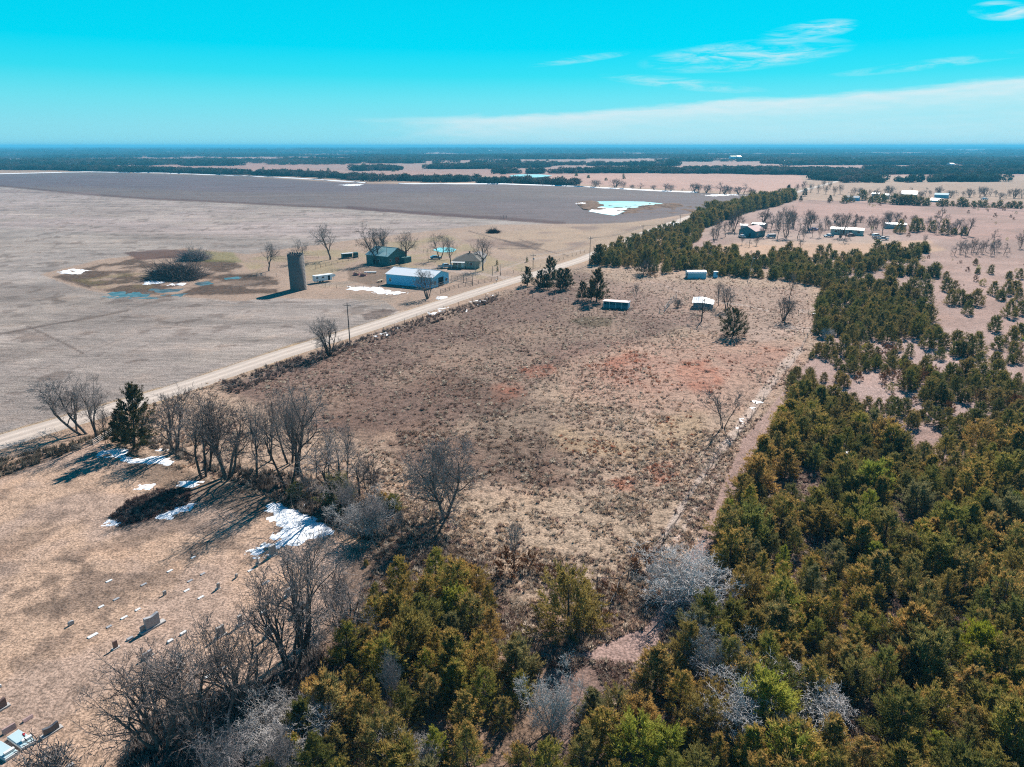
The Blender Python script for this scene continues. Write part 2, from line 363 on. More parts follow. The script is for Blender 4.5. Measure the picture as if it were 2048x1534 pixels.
paint([(1100, 830), (1250, 790), (1420, 820), (1400, 900), (1250, 930), (1120, 900)], (205, 178, 146), 40, 0.6, 14, mod=hi(0.09, 0.5, 0.2, 44))
paint([(1180, 730), (1330, 700), (1480, 690), (1600, 690), (1560, 760), (1430, 790), (1330, 790), (1200, 760)], (204, 150, 130), 44, 0.62, 22, mod=0.3+0.7*hi(0.10, 0.46, 0.2, 45))
paint([(1120, 700), (1400, 670), (1620, 680), (1590, 760), (1480, 830), (1280, 830), (1130, 780)], (206, 166, 150), 70, 0.5, 24)
for P in ([(1360, 720), (1420, 715), (1450, 770), (1400, 790), (1365, 765)], [(1290, 935), (1340, 925), (1370, 955), (1320, 975)], [(1220, 960), (1270, 955), (1280, 985), (1235, 990)], [(985, 770), (1040, 765), (1060, 790), (1000, 805)], [(1040, 735), (1110, 728), (1120, 748), (1060, 755)], [(1200, 720), (1260, 700), (1300, 720), (1230, 740)]):
    paint(P, (196, 124, 98), 22, 0.6, 12, mod=0.4+0.6*hi(0.3, 0.48, 0.2, 46))
paint([(640, 1000), (900, 1000), (1280, 980), (1380, 1000), (1290, 1180), (1100, 1330), (1000, 1170), (820, 1090)], (208, 184, 162), 50, 0.9, 14)
paint([(700, 920), (860, 930), (900, 1000), (760, 1010)], (216, 190, 168), 30, 0.6, 10)
paint([(1180, 580), (1300, 560), (1620, 580), (1640, 660), (1500, 690), (1200, 610)], (186, 158, 146), 20, 0.6, 8)
paint([(1500, 660), (1620, 640), (1640, 665), (1500, 688)], (206, 180, 166), 12, 0.7, 6)
# paths across the pasture
for L, w in (([(1290, 1160), (1330, 1080), (1380, 990), (1430, 920), (1475, 865), (1520, 800), (1560, 745), (1600, 700)], 10), ([(1310, 1150), (1380, 1040), (1440, 950)], 5)):
    paint(L, (230, 210, 198), 8, 0.75, 6, width=w, closed=False, cl=0.45)
paint([(1288, 1165), (1345, 1055), (1400, 985), (1440, 925), (1490, 860), (1530, 800)], (96, 80, 72), 2.5, 0.75, 2.5, width=2.0, closed=False)
paint([(1295, 562), (1330, 570), (1365, 585)], (216, 196, 188), 2, 0.7, 1.5, width=1.6, closed=False)
paint([(1450, 606), (1500, 612), (1540, 622)], (220, 206, 198), 2, 0.8, 1.5, width=1.8, closed=False)
# range on the right
RNG = [(1640, 700), (1650, 560), (1700, 530), (1900, 500), (1760, 480), (1500, 480), (1400, 500), (1330, 470), (1400, 440), (1600, 400), (1690, 402), (BIG, 430), (BIG, 2600), (1200, 2600), (1100, 1330), (1300, 1250), (1400, 1080), (1490, 880)]
paint(RNG, (196, 168, 160), 8, 1, 6, cl=0.45, rw=0)
paint([(1600, 402), (1690, 402), (BIG, 425), (BIG, 520), (1900, 480), (1700, 440), (1560, 430)], (202, 164, 154), 20, 0.8, 6)
paint([(1420, 496), (1520, 480), (1700, 486), (1860, 480), (1900, 500), (1700, 520), (1500, 512)], (222, 186, 160), 8, 0.8, 4)
paint([(1370, 466), (1440, 450), (1600, 466), (1800, 470), (1800, 486), (1500, 490)], (206, 184, 172), 8, 0.6, 4)
paint([(1900, 500), (2100, 520), (2200, 700), (1950, 640), (1850, 560)], (202, 170, 160), 30, 0.6, 10)
paint(RNG, (168, 140, 130), 20, 0.5, 8, mod=hi(0.035, 0.56, 0.14, 48))
paint([(1750, 690), (1900, 660), (2048, 740), (2000, 860), (1820, 860), (1700, 780)], (210, 184, 178), 30, 0.7, 12)
paint([(1620, 401), (1760, 408), (2100, 425)], (150, 124, 124), 2, 0.6, 1.5, width=1.5, closed=False)
# cemetery lawn
CEM = [(-BIG, 2600), (-BIG, 1900), (-600, 1100), (0, 912), (200, 880), (300, 930), (420, 990), (520, 1010), (640, 1060), (740, 1110), (720, 1200), (640, 1300), (560, 1440), (520, 2600)]
paint(CEM, (206, 180, 164), 10, 1, 8, cl=0.5, rw=0)
paint(CEM, (224, 190, 162), 30, 0.5, 10, mod=hi(0.12, 0.5, 0.2, 51))
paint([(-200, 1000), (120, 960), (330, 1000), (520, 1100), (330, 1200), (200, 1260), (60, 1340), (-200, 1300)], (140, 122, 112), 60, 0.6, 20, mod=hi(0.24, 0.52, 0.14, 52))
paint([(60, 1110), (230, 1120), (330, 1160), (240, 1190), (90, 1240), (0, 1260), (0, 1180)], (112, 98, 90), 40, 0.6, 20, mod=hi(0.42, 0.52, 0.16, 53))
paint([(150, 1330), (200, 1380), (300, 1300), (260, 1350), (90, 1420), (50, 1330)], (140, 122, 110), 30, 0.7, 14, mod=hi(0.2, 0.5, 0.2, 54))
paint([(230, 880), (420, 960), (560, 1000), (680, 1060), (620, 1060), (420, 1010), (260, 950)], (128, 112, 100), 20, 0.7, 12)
paint([(222, 1035), (300, 985), (380, 975), (380, 1010), (300, 1040), (240, 1055)], (92, 68, 66), 8, 0.85, 8, cl=1.0)
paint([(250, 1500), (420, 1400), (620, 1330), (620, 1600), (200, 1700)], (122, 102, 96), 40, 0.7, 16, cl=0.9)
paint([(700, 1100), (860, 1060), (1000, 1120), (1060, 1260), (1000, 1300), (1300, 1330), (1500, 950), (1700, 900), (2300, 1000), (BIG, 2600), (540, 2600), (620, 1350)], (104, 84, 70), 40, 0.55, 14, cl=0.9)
# verges of the road
for off, c, w, am in ((0, (206, 178, 142), 17, 0.8), (0, (222, 192, 160), 13, 0.6)):
    P = LROAD[1:]; 
    for i in range(len(P)-1):
        k = (P[i][1]+P[i+1][1])/2; ww = w*(k-292)/420.0
        paint([P[i], P[i+1]], c, 5*(k-292)/420+1, am, 2.5*(k-292)/420, width=ww, closed=False, cl=0.6, rw=0)
paint([(-40, 935), (150, 893), (235, 866), (140, 905), (0, 960)], (120, 100, 84), 10, 0.6, 6)
colr *= (1+0.12*wob2+0.10*wob+0.08*wobf)[:, None]
GZ = terrain(GX, GY)+np.where(R_.ravel() < 400, 0.035*wobf*clump, 0.0)-0.02
# undulating farmland: distant fields of different tone
idx = np.arange(nA*nR).reshape(nR, nA)
q = np.stack([idx[:-1, :-1], idx[:-1, 1:], idx[1:, 1:], idx[1:, :-1]], -1).reshape(-1, 4)
nV = len(GX); V = np.stack([GX, GY, GZ], 1)
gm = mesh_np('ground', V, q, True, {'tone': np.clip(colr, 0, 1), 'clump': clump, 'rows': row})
m, t, o = newmat('ground_soil_and_grass')
geo = N(t, 'ShaderNodeNewGeometry'); pos = geo.outputs['Position']
def attr(t, name, typ='GEOMETRY'):
    a = N(t, 'ShaderNodeAttribute'); a.attribute_name = name; a.attribute_type = typ; return a
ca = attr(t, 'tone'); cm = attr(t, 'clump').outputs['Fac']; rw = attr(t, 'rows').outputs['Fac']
mp = N(t, 'ShaderNodeMapping'); t.links.new(pos, mp.inputs[0]); mp.inputs['Rotation'].default_value = (0, 0, math.radians(62)); mp.inputs['Scale'].default_value = (0.16, 1.3, 1)
n_row = noise(t, mp.outputs[0], 1.0, 6, 0.7)
mp2 = N(t, 'ShaderNodeMapping'); t.links.new(pos, mp2.inputs[0]); mp2.inputs['Rotation'].default_value = (0, 0, math.radians(62)); mp2.inputs['Scale'].default_value = (0.012, 0.11, 1)
n_row2 = noise(t, mp2.outputs[0], 1.0, 5, 0.6, 0.4)
n_big = noise(t, pos, 0.09, 7, 0.62); n_mid = noise(t, pos, 0.8, 6, 0.68); n_fine = noise(t, pos, 3.6, 5, 0.72); n_far = noise(t, pos, 0.004, 6, 0.55)
dark = sstep(t, n_mid, 0.56, 0.36); dark = M(t, 'MULTIPLY', dark, cm)
fine = sstep(t, n_fine, 0.34, 0.66)
f1 = M(t, 'MULTIPLY', M(t, 'ADD', 0.50, M(t, 'MULTIPLY', fine, 1.0)), M(t, 'ADD', 0.80, M(t, 'MULTIPLY', n_big, 0.40)))
f2 = M(t, 'SUBTRACT', 1.0, M(t, 'MULTIPLY', dark, 0.62))
rs = M(t, 'ADD', 1.0, M(t, 'MULTIPLY', rw, M(t, 'ADD', M(t, 'MULTIPLY', M(t, 'SUBTRACT', n_row, 0.5), 1.9), M(t, 'MULTIPLY', M(t, 'SUBTRACT', n_row2, 0.5), 1.2))))
fall = M(t, 'MULTIPLY', M(t, 'MULTIPLY', f1, f2), M(t, 'MULTIPLY', rs, M(t, 'ADD', 0.9, M(t, 'MULTIPLY', n_far, 0.2))))
cc = N(t, 'ShaderNodeVectorMath', operation='SCALE'); t.links.new(ca.outputs['Color'], cc.inputs[0]); t.links.new(fall, cc.inputs['Scale'])
warm = mixc(t, M(t, 'MULTIPLY', sstep(t, n_big, 0.5, 0.72), 0.35), cc.outputs[0], (1.08, 0.93, 0.80), 'MULTIPLY')
b = N(t, 'ShaderNodeBsdfPrincipled'); t.links.new(warm, b.inputs['Base Color']); b.inputs['Roughness'].default_value = 0.95; b.inputs['Specular IOR Level'].default_value = 0.1
bp = N(t, 'ShaderNodeBump'); bp.inputs['Strength'].default_value = 1.0; bp.inputs['Distance'].default_value = 0.16
hh = M(t, 'ADD', M(t, 'MULTIPLY', M(t, 'ADD', n_mid, M(t, 'MULTIPLY', n_fine, 0.5)), M(t, 'ADD', cm, 0.25)), M(t, 'MULTIPLY', M(t, 'MULTIPLY', n_row, rw), 0.7))
t.links.new(hh, bp.inputs['Height']); t.links.new(bp.outputs[0], b.inputs['Normal']); t.links.new(b.outputs[0], o.inputs[0])
tag(link('ground', gm, m), 'brown winter fields, rough pasture and dry lawn reaching the horizon', kind='structure')
# ------------------------------------------------------------------ gravel road
def road(name, P, width, c, tracks, label):
    pts = [Vector(at3(*p)) for p in P]; out = []
    for i in range(len(pts)-1):
        n = max(2, int((pts[i+1]-pts[i]).length/1.2))
        for k in range(n): out.append(pts[i].lerp(pts[i+1], k/n))
    out.append(pts[-1]); n = len(out); K = 17; V = []; cf = []
    sm = [Vector(p) for p in out]
    for _ in range(60): sm = [sm[0]]+[(sm[i-1]+sm[i]*2+sm[i+1])/4 for i in range(1, n-1)]+[sm[-1]]
    for i in range(n):
        d = (sm[min(i+1, n-1)]-sm[max(i-1, 0)]).normalized(); nr = Vector((d.y, -d.x, 0))
        for j in range(K):
            s = (j/(K-1)-0.5)*2; p = sm[i]+nr*s*width/2
            nz = float(fbm(p.x, p.y, 0.7, 3, 5))-0.5; nz2 = float(fbm(p.x, p.y, 0.12, 3, 7))-0.5
            z = 0.17*(1-abs(s)**3.0)+nz*0.06+nz2*0.05-0.02; V.append((p.x, p.y, z))
            w = max(math.exp(-((abs(s)-0.33)/0.14)**2), 0)*tracks; cf.append(w)
    I = np.arange(n*K).reshape(n, K); F = np.stack([I[:-1, :-1], I[:-1, 1:], I[1:, 1:], I[1:, :-1]], -1).reshape(-1, 4)
    me = mesh_np(name, V, F, True, {'track': cf})
    m, t, o = newmat(name+'_gravel'); g = N(t, 'ShaderNodeNewGeometry').outputs['Position']; a = attr(t, 'track').outputs['Fac']
    n1 = noise(t, g, 0.5, 6, 0.65); n2 = noise(t, g, 7.0, 4, 0.7)
    k = M(t, 'ADD', M(t, 'MULTIPLY', a, 0.55), M(t, 'MULTIPLY', n1, 0.6), clamp=True)
    base = mixc(t, k, tuple(C(*c)*0.72), tuple(C(*c)*1.25))
    base = mixc(t, M(t, 'MULTIPLY', sstep(t, n2, 0.55, 0.35), 0.45), base, tuple(C(*c)*0.5))
    b = N(t, 'ShaderNodeBsdfPrincipled'); t.links.new(base, b.inputs['Base Color']); b.inputs['Roughness'].default_value = 0.95; b.inputs['Specular IOR Level'].default_value = 0.1
    bp = N(t, 'ShaderNodeBump'); bp.inputs['Distance'].default_value = 0.05; t.links.new(n2, bp.inputs['Height']); t.links.new(bp.outputs[0], b.inputs['Normal'])
    t.links.new(b.outputs[0], o.inputs[0]); tag(link(name, me, m), label, kind='structure')
road('gravel_road', [(-300, 985)]+LROAD[1:]+[(1290, 467), (1363, 441), (1430, 417), (1590, 386.5), (1640, 372.5), (1720, 352)], 6.6, (238, 224, 214), 1.0, 'pale gravel road running past the farm')
# ------------------------------------------------------------------ snow and ice
m, t, o = newmat('old_snow'); g = N(t, 'ShaderNodeNewGeometry').outputs['Position']
n1 = noise(t, g, 2.0, 6, 0.6); cs = mixc(t, sstep(t, n1, 0.45, 0.75), (0.86, 0.88, 0.90), (0.62, 0.62, 0.62))
b = N(t, 'ShaderNodeBsdfPrincipled'); t.links.new(cs, b.inputs['Base Color']); b.inputs['Roughness'].default_value = 0.7
bp = N(t, 'ShaderNodeBump'); bp.inputs['Distance'].default_value = 0.08; t.links.new(n1, bp.inputs['Height']); t.links.new(bp.outputs[0], b.inputs['Normal']); t.links.new(b.outputs[0], o.inputs[0]); SNOW = m
def snow(P, label, th=0.16, cover=0.0, name='snow_patch', mat=None, f=0.55, seed=0, lift=0.0):
    Wp = [at(*p) for p in P]; xs = [p[0] for p in Wp]; ys = [p[1] for p in Wp]
    big = max(max(xs)-min(xs), max(ys)-min(ys)); st = max(0.18, big/130.0)
    X, Y = np.meshgrid(np.arange(min(xs)-st, max(xs)+2*st, st), np.arange(min(ys)-st, max(ys)+2*st, st))
    sh = X.shape; x, y = X.ravel(), Y.ravel(); d = sdist(x, y, Wp, asp=1.0); ins = inpoly(x, y, Wp); d = np.where(ins, d, -d)
    ed = max(st*4, big*0.09); nz = fbm(x, y, max(f, 5.0/big if name == 'snow_patch' else f), 5, 60+seed)-0.5+cover-(0.05 if name == 'snow_patch' and big < 60 else 0)
    h = th*(np.clip(d/ed, -1, 1)*0.60+nz*2.9)+lift; z = np.minimum(h, th)*1.0
    I = np.arange(x.size).reshape(sh); F = np.stack([I[:-1, :-1], I[:-1, 1:], I[1:, 1:], I[1:, :-1]], -1).reshape(-1, 4)
    keep = (z[F] > -0.05).any(1); F = F[keep]
    if len(F) == 0: return
    us, inv = np.unique(F, return_inverse=True); F = inv.reshape(F.shape)
    V = np.stack([x[us], y[us], z[us]+terrain(x[us], y[us])], 1)
    tag(link(name, mesh_np(name, V, F, True), mat or SNOW), label, kind='stuff')
SP_ = [([(528, 1012), (560, 1006), (600, 1020), (640, 1045), (668, 1062), (630, 1082), (575, 1092), (552, 1062)], 'old snow melting beside the brush above the cemetery', .16, .0),
 ([(545, 1075), (580, 1066), (590, 1085), (560, 1095)], 'thin snow beside the tall dark gravestone', .1, .0), ([(498, 1098), (530, 1092), (540, 1105), (520, 1116), (502, 1108)], 'snow round the small marker near the tall gravestone', .12, 0),
 ([(203, 905), (250, 898), (275, 915), (330, 910), (345, 925), (280, 932), (232, 918)], 'snow drift in the shade of the leaning cedar', .16, .0),
 ([(363, 963), (395, 963), (400, 970), (372, 974)], 'snow scrap beside the tree trunks', .15, .1), ([(314, 1030), (345, 1020), (390, 1008), (360, 1025), (330, 1037)], 'snow strip beside the dark weed heap', .15, .1),
 ([(220, 1040), (236, 1040), (240, 1048), (224, 1050)], 'snow scrap at the lower end of the weed heap', .15, .1), ([(280, 972), (300, 968), (302, 976), (284, 978)], 'snow scrap in the tree shadow', .12, .1),
 ([(738, 578), (755, 573), (775, 580), (818, 585), (790, 589), (750, 586)], 'white snow drift in front of the white shed', .22, .0),
 ([(686, 574), (740, 573), (745, 581), (710, 580)], 'icy snow along the yard fence', .10, -.06), ([(876, 597), (890, 593), (896, 594), (882, 599)], 'snow scrap beside the road bend', .2, .15),
 ([(900, 625), (945, 606), (985, 590), (1002, 586), (970, 605), (930, 622)], 'broken snow in the ditch by the road', .18, -.12), ([(735, 673), (760, 668), (800, 650), (815, 650), (780, 668), (745, 679)], 'broken snow along the fence by the road', .16, -.16),
 ([(855, 627), (900, 612), (890, 622), (862, 634)], 'snow streak under the roadside bank', .16, -.1),
 ([(1455, 855), (1480, 838), (1500, 820), (1525, 790), (1530, 785), (1520, 808), (1495, 840), (1470, 862)], 'snow strip along the path by the cedars', .07, -.28),
 ([(120, 543), (150, 537), (180, 540), (165, 548), (130, 547)], 'snow by the edge of the muddy field', .2, -.06), ([(288, 563), (315, 560), (335, 564), (310, 569), (292, 569)], 'snow before the large brush pile', .22, .0),
 ([(345, 568), (372, 566), (370, 571)], 'snow scrap by the large brush pile', .2, 0.1), ([(1345, 448), (1360, 445), (1350, 452)], 'snow scrap at the field corner', .3, .2),
 ([(1160, 406), (1180, 405), (1170, 412), (1158, 410)], 'small snow patch beside the stock pond', .4, .0), ([(680, 370), (720, 368), (728, 370), (705, 372)], 'snow strip in the dark field', .4, .0),
 ([(1412, 391), (1440, 389), (1480, 388.5), (1470, 390), (1430, 392.5)], 'snow drift along the far hedge', .4, .0), ([(1680, 920), (1700, 905), (1706, 925), (1690, 935)], 'snow gap between the thick cedars', .2, .2)]
for i, (P, lab, th, cv) in enumerate(SP_): snow(P, lab, th, cv, seed=i)
def snowline(P, w, lab):
    q = [at3(*p) for p in P]; V = []; F = []; n0 = 0
    for a, b in zip(q[:-1], q[1:]):
        n = int((b-a).length/6); d = (b-a).normalized(); nr = Vector((d.y, -d.x, 0))
        for k in range(n+1):
            c = a.lerp(b, k/n); hw = w*max(0.0, float(fbm(c.x, c.y, 1/45.0, 3, 4))-0.30)*5; z = 0.9 if hw > 0 else -0.5
            V += [tuple(c-nr*hw+Vector((0, 0, -0.1))), tuple(c+Vector((0, 0, z))), tuple(c+nr*hw+Vector((0, 0, -0.1)))]
        F += [(n0+3*k+j, n0+3*k+j+1, n0+3*k+j+4, n0+3*k+j+3) for k in range(n) for j in (0, 1)]; n0 += 3*(n+1)
    tag(link('snow_strip', mesh_np('snow_strip', V, np.array(F), True), SNOW), lab, kind='stuff')
snowline([(0, 348), (180, 344), (330, 346.5), (500, 352.5), (600, 357), (735, 366)], 1.6, 'white snow strip along the far field edge')
snowline([(800, 368), (1010, 368.3), (1160, 373.5), (1340, 383), (1400, 385)], 2.2, 'thin white snow along the hedge row')
# melt water and ice
def glossy(name, c, rough, c2, f):
    m, t, o = newmat(name); g = N(t, 'ShaderNodeNewGeometry').outputs['Position']; n1 = noise(t, g, f, 6, 0.6)
    b = N(t, 'ShaderNodeBsdfPrincipled'); t.links.new(mixc(t, sstep(t, n1, 0.38, 0.68), c, c2), b.inputs['Base Color']); b.inputs['Roughness'].default_value = rough
    t.links.new(b.outputs[0], o.inputs[0]); return m
ICE = glossy('pond_ice', (0.16, 0.52, 0.55), 0.35, (0.36, 0.66, 0.66), 0.05); MELT = glossy('melt_water', (0.05, 0.07, 0.08), 0.30, (0.14, 0.17, 0.18), 0.5)
for i, (P, lab) in enumerate([([(222, 586), (262, 583), (315, 592), (320, 597), (270, 595)], 'long blue puddle in the muddy field'), ([(302, 579), (345, 577), (360, 582), (320, 586)], 'puddle below the large brush pile'),
        ([(395, 566), (420, 562), (428, 568), (405, 571)], 'puddle right of the large brush pile'), ([(306, 540), (325, 540), (322, 548), (310, 548)], 'puddle left of the large brush pile'), ([(450, 556), (480, 553), (482, 557), (455, 559)], 'small puddle toward the silo'),
        ([(340, 590), (372, 587), (365, 593)], 'small puddle at the end of the tyre ruts')]):
    snow(P, lab, 0.05, -0.08, 'puddle', MELT, 0.3, 20+i, 0.0)
POND = [(1181, 409), (1188, 405), (1200, 403), (1240, 402.5), (1290, 403.5), (1332, 407.5), (1318, 411), (1290, 413), (1262, 418), (1240, 429), (1231, 431.5), (1212, 429), (1180, 423), (1190, 416), (1203, 413), (1198, 408)]
def flat(name, P, z, mat, label):
    me = bpy.data.meshes.new(name); me.from_pydata([(*at(*p), z) for p in P], [], [tuple(range(len(P)))]); me.update(); tag(link(name, me, mat), label, kind='structure')
flat('stock_pond', POND, 0.10, ICE, 'frozen turquoise stock pond in the dark field')
flat('pond_snow', [(1181, 423), (1190, 416.5), (1203, 414.5), (1222, 417), (1250, 417), (1258, 418), (1240, 428.4), (1231, 430.6), (1212, 428.4)], 0.16, SNOW, 'snow lying on the near arm of the pond ice')
flat('farm_pond', [(868, 500), (880, 495.5), (905, 495), (916, 499), (910, 504), (885, 505)], 0.08, ICE, 'small turquoise pond behind the farm trees')
flat('far_pond', [(1022, 352), (1040, 349.5), (1085, 349.5), (1108, 352), (1090, 355), (1050, 356.5), (1026, 355)], 0.6, ICE, 'white frozen pond beyond the hedge row')
# pond banks
BANK = surf('bank_earth', tuple(C(150, 120, 100)), 0.4, 0.4, 0.95, 0.1)
for P, lab in (([(1172, 420), (1168, 408), (1185, 402), (1203, 409), (1197, 414)], 'brushy earth spit at the pond'), ([(1262, 419), (1300, 413.5), (1330, 408), (1365, 408), (1360, 412), (1300, 418), (1250, 428)], 'brushy earth bank along the pond')):
    snow(P, lab, 1.3, 0.1, 'pond_bank', BANK, 0.12, 3)
# ------------------------------------------------------------------ plants: builders
def bark_mat(name, c, c2, rough=0.9):
    m, t, o = newmat(name); tcn = N(t, 'ShaderNodeTexCoord'); oi = N(t, 'ShaderNodeObjectInfo')
    n1 = noise(t, tcn.outputs['Object'], 2.2, 5, 0.7)
    k = M(t, 'ADD', M(t, 'MULTIPLY', n1, 0.7), M(t, 'MULTIPLY', oi.outputs['Random'], 0.3))
    b = N(t, 'ShaderNodeBsdfDiffuse'); t.links.new(mixc(t, sstep(t, k, 0.3, 0.75), c, c2), b.inputs[0]); t.links.new(b.outputs[0], o.inputs[0]); return m
BARK = bark_mat('dark_bark', (0.060, 0.048, 0.043), (0.17, 0.14, 0.125))
TWIG = bark_mat('grey_twigs', (0.14, 0.115, 0.105), (0.31, 0.265, 0.245))
PALET = bark_mat('pale_bleached_twigs', (0.30, 0.28, 0.26), (0.60, 0.56, 0.53))
PALEB = bark_mat('pale_lilac_twigs', (0.19, 0.17, 0.165), (0.36, 0.32, 0.31))
def foliage_mat(name, stops, tipc, red=0.0):
    m, t, o = newmat(name); oi = N(t, 'ShaderNodeObjectInfo'); tcn = N(t, 'ShaderNodeTexCoord')
    base = ramp(t, oi.outputs['Random'], stops)
    n1 = noise(t, tcn.outputs['Object'], 1.3, 4, 0.6); n2 = noise(t, tcn.outputs['Object'], 9.0, 3, 0.6)
    tip = attr(t, 'tip').outputs['Fac']
    rnd2 = M(t, 'FRACT', M(t, 'MULTIPLY', oi.outputs['Random'], 7.31))
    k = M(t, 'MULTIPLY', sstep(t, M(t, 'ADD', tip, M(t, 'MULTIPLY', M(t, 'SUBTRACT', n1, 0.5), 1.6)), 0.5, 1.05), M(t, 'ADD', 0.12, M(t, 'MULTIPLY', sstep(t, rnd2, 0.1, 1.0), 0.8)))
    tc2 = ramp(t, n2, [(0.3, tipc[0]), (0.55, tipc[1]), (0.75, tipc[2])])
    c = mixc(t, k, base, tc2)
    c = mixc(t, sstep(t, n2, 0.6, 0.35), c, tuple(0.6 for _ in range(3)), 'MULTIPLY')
    d = N(t, 'ShaderNodeBsdfDiffuse'); tr = N(t, 'ShaderNodeBsdfTranslucent'); mx = N(t, 'ShaderNodeMixShader'); mx.inputs[0].default_value = 0.45
    t.links.new(c, d.inputs[0]); t.links.new(c, tr.inputs[0]); t.links.new(d.outputs[0], mx.inputs[1]); t.links.new(tr.outputs[0], mx.inputs[2]); t.links.new(mx.outputs[0], o.inputs[0]); return m
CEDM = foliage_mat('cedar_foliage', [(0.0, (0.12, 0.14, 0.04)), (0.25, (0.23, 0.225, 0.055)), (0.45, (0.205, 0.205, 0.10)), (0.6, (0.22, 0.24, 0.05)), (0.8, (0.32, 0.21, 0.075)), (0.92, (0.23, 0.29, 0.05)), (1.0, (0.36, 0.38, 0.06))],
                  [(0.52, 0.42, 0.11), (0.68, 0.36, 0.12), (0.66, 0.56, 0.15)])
CEDD = foliage_mat('dark_cedar_foliage', [(0.0, (0.030, 0.042, 0.022)), (0.5, (0.045, 0.055, 0.022)), (1.0, (0.050, 0.065, 0.030))], [(0.07, 0.065, 0.025), (0.09, 0.06, 0.03), (0.08, 0.07, 0.03)])
REDM = foliage_mat('red_brown_foliage', [(0.0, (0.10, 0.050, 0.030)), (0.6, (0.13, 0.060, 0.030)), (1.0, (0.12, 0.08, 0.04))], [(0.18, 0.07, 0.03), (0.22, 0.09, 0.04), (0.16, 0.07, 0.04)])
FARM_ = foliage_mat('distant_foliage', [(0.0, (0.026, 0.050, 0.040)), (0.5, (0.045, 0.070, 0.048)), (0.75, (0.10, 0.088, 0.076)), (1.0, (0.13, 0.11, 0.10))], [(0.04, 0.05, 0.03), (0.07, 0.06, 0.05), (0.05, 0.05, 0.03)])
def cedar_mesh(name, seed, Hh, Wd, nb=58, nl=24, low=0.03, leaf=0.24, shape=0.7, ragged=0.35, mat=None, sub=5):
    """rising limbs, each carrying feathery plumes of small leaf blades"""
    r = np.random.RandomState(seed); P = []; D = []; T = []; Ls = []; lob = r.uniform(0, 6.28, 3)
    def plume(p0, d, L, n, t0):
        s = r.rand(n)**0.8; side = r.normal(0, 1, (n, 3)); side -= (side@d)[:, None]*d; side /= np.linalg.norm(side, axis=1)[:, None]+1e-6
        wdt = (0.03+0.26*L*(1.0-s)*np.minimum(1, 4*s+.2)); P.append(p0+d*(s*L)[:, None]+side*(wdt*r.rand(n)**0.5)[:, None])
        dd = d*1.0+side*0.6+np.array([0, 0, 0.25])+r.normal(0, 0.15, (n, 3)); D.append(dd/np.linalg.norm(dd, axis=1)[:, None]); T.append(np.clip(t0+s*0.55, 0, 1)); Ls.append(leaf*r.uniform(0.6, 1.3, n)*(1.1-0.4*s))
    for b in range(nb):
        t = low+(1-low)*((b+r.rand())/nb)**1.35*0.96; ph = b*2.39996+r.normal(0, 0.4)
        prof = (1-t)**shape*(0.86+0.14*min(1, (t-low+0.05)/0.2))
        Rr = Wd*0.5*prof*(1+ragged*(r.rand()-0.45)+0.18*math.sin(2*ph+lob[0]+t*4)+0.14*math.sin(3*ph+lob[1]-t*6))+0.12
        el = math.radians((r.uniform(15, 45)+25*t)*min(1.0, -0.05+t*3.4)); z0 = max(t*Hh*0.98-Rr*math.tan(el)*0.7, 0.04*Hh)
        d = np.array([math.cos(ph)*math.cos(el), math.sin(ph)*math.cos(el), math.sin(el)]); L = Rr/math.cos(el); p0 = np.array([0, 0, z0])
        plume(p0+d*L*0.45, d, L*0.62, int(nl*1.2), 0.35)
        for k in range(sub):
            s = r.uniform(0.25, 0.95); dl = d+r.normal(0, 0.55, 3)*np.array([1, 1, .5])+np.array([0, 0, r.uniform(-.35, .5)+1.0*min(t*2.5, 1)*r.rand()]); dl /= np.linalg.norm(dl)
            plume(p0+d*L*s, dl, r.uniform(.45, .95)*(0.4+0.35*min(L, 2))*(leaf/.24)**.5, nl, 0.1+0.5*s)
    plume(np.array([0, 0, Hh*.75]), np.array([0, 0, 1.0]), Hh*.27, nl*2, .4)
    P = np.concatenate(P); D = np.concatenate(D); T = np.concatenate(T); Ls = np.concatenate(Ls)
    w = r.normal(0, 1, P.shape); w -= (w*D).sum(1)[:, None]*D; w /= np.linalg.norm(w, axis=1)[:, None]+1e-6
    wd = (Ls*r.uniform(0.20, 0.40, len(Ls)))[:, None]
    V = np.stack([P-w*wd*0.5, P+w*wd*0.5, P+D*Ls[:, None]], 1).reshape(-1, 3); V[:, 2] = np.maximum(V[:, 2], 0.02); F = np.arange(len(V)).reshape(-1, 3)
    me = mesh_np(name, V, F, False, {'tip': np.repeat(T, 3)}); me.materials.append(mat or CEDM); return me
def trunk_mesh(name, seed, Hh, r0=0.13, mat=None, lean=0.0):
    r = random.Random(seed); mb = MB(); p = Vector((0, 0, -0.1)); d = Vector((lean, 0, 1)).normalized(); k = 6
    for i in range(k):
        q_ = p+d*(Hh*0.92/k)+Vector((r.uniform(-.05, .05), r.uniform(-.05, .05), 0)); mb.tube(p, q_, r0*(1-i/k)+0.015, r0*(1-(i+1)/k)+0.015, 6, False); p = q_
    for i in range(10):
        z = Hh*r.uniform(.12, .7); a = r.uniform(0, 6.28); L = Hh*0.22*(1-z/Hh)+.3
        mb.tube((0, 0, z), (math.cos(a)*L, math.sin(a)*L, z+L*.7), 0.035, 0.012, 4, False)
    me = mb.mesh(name); me.materials.append(mat or BARK); return me
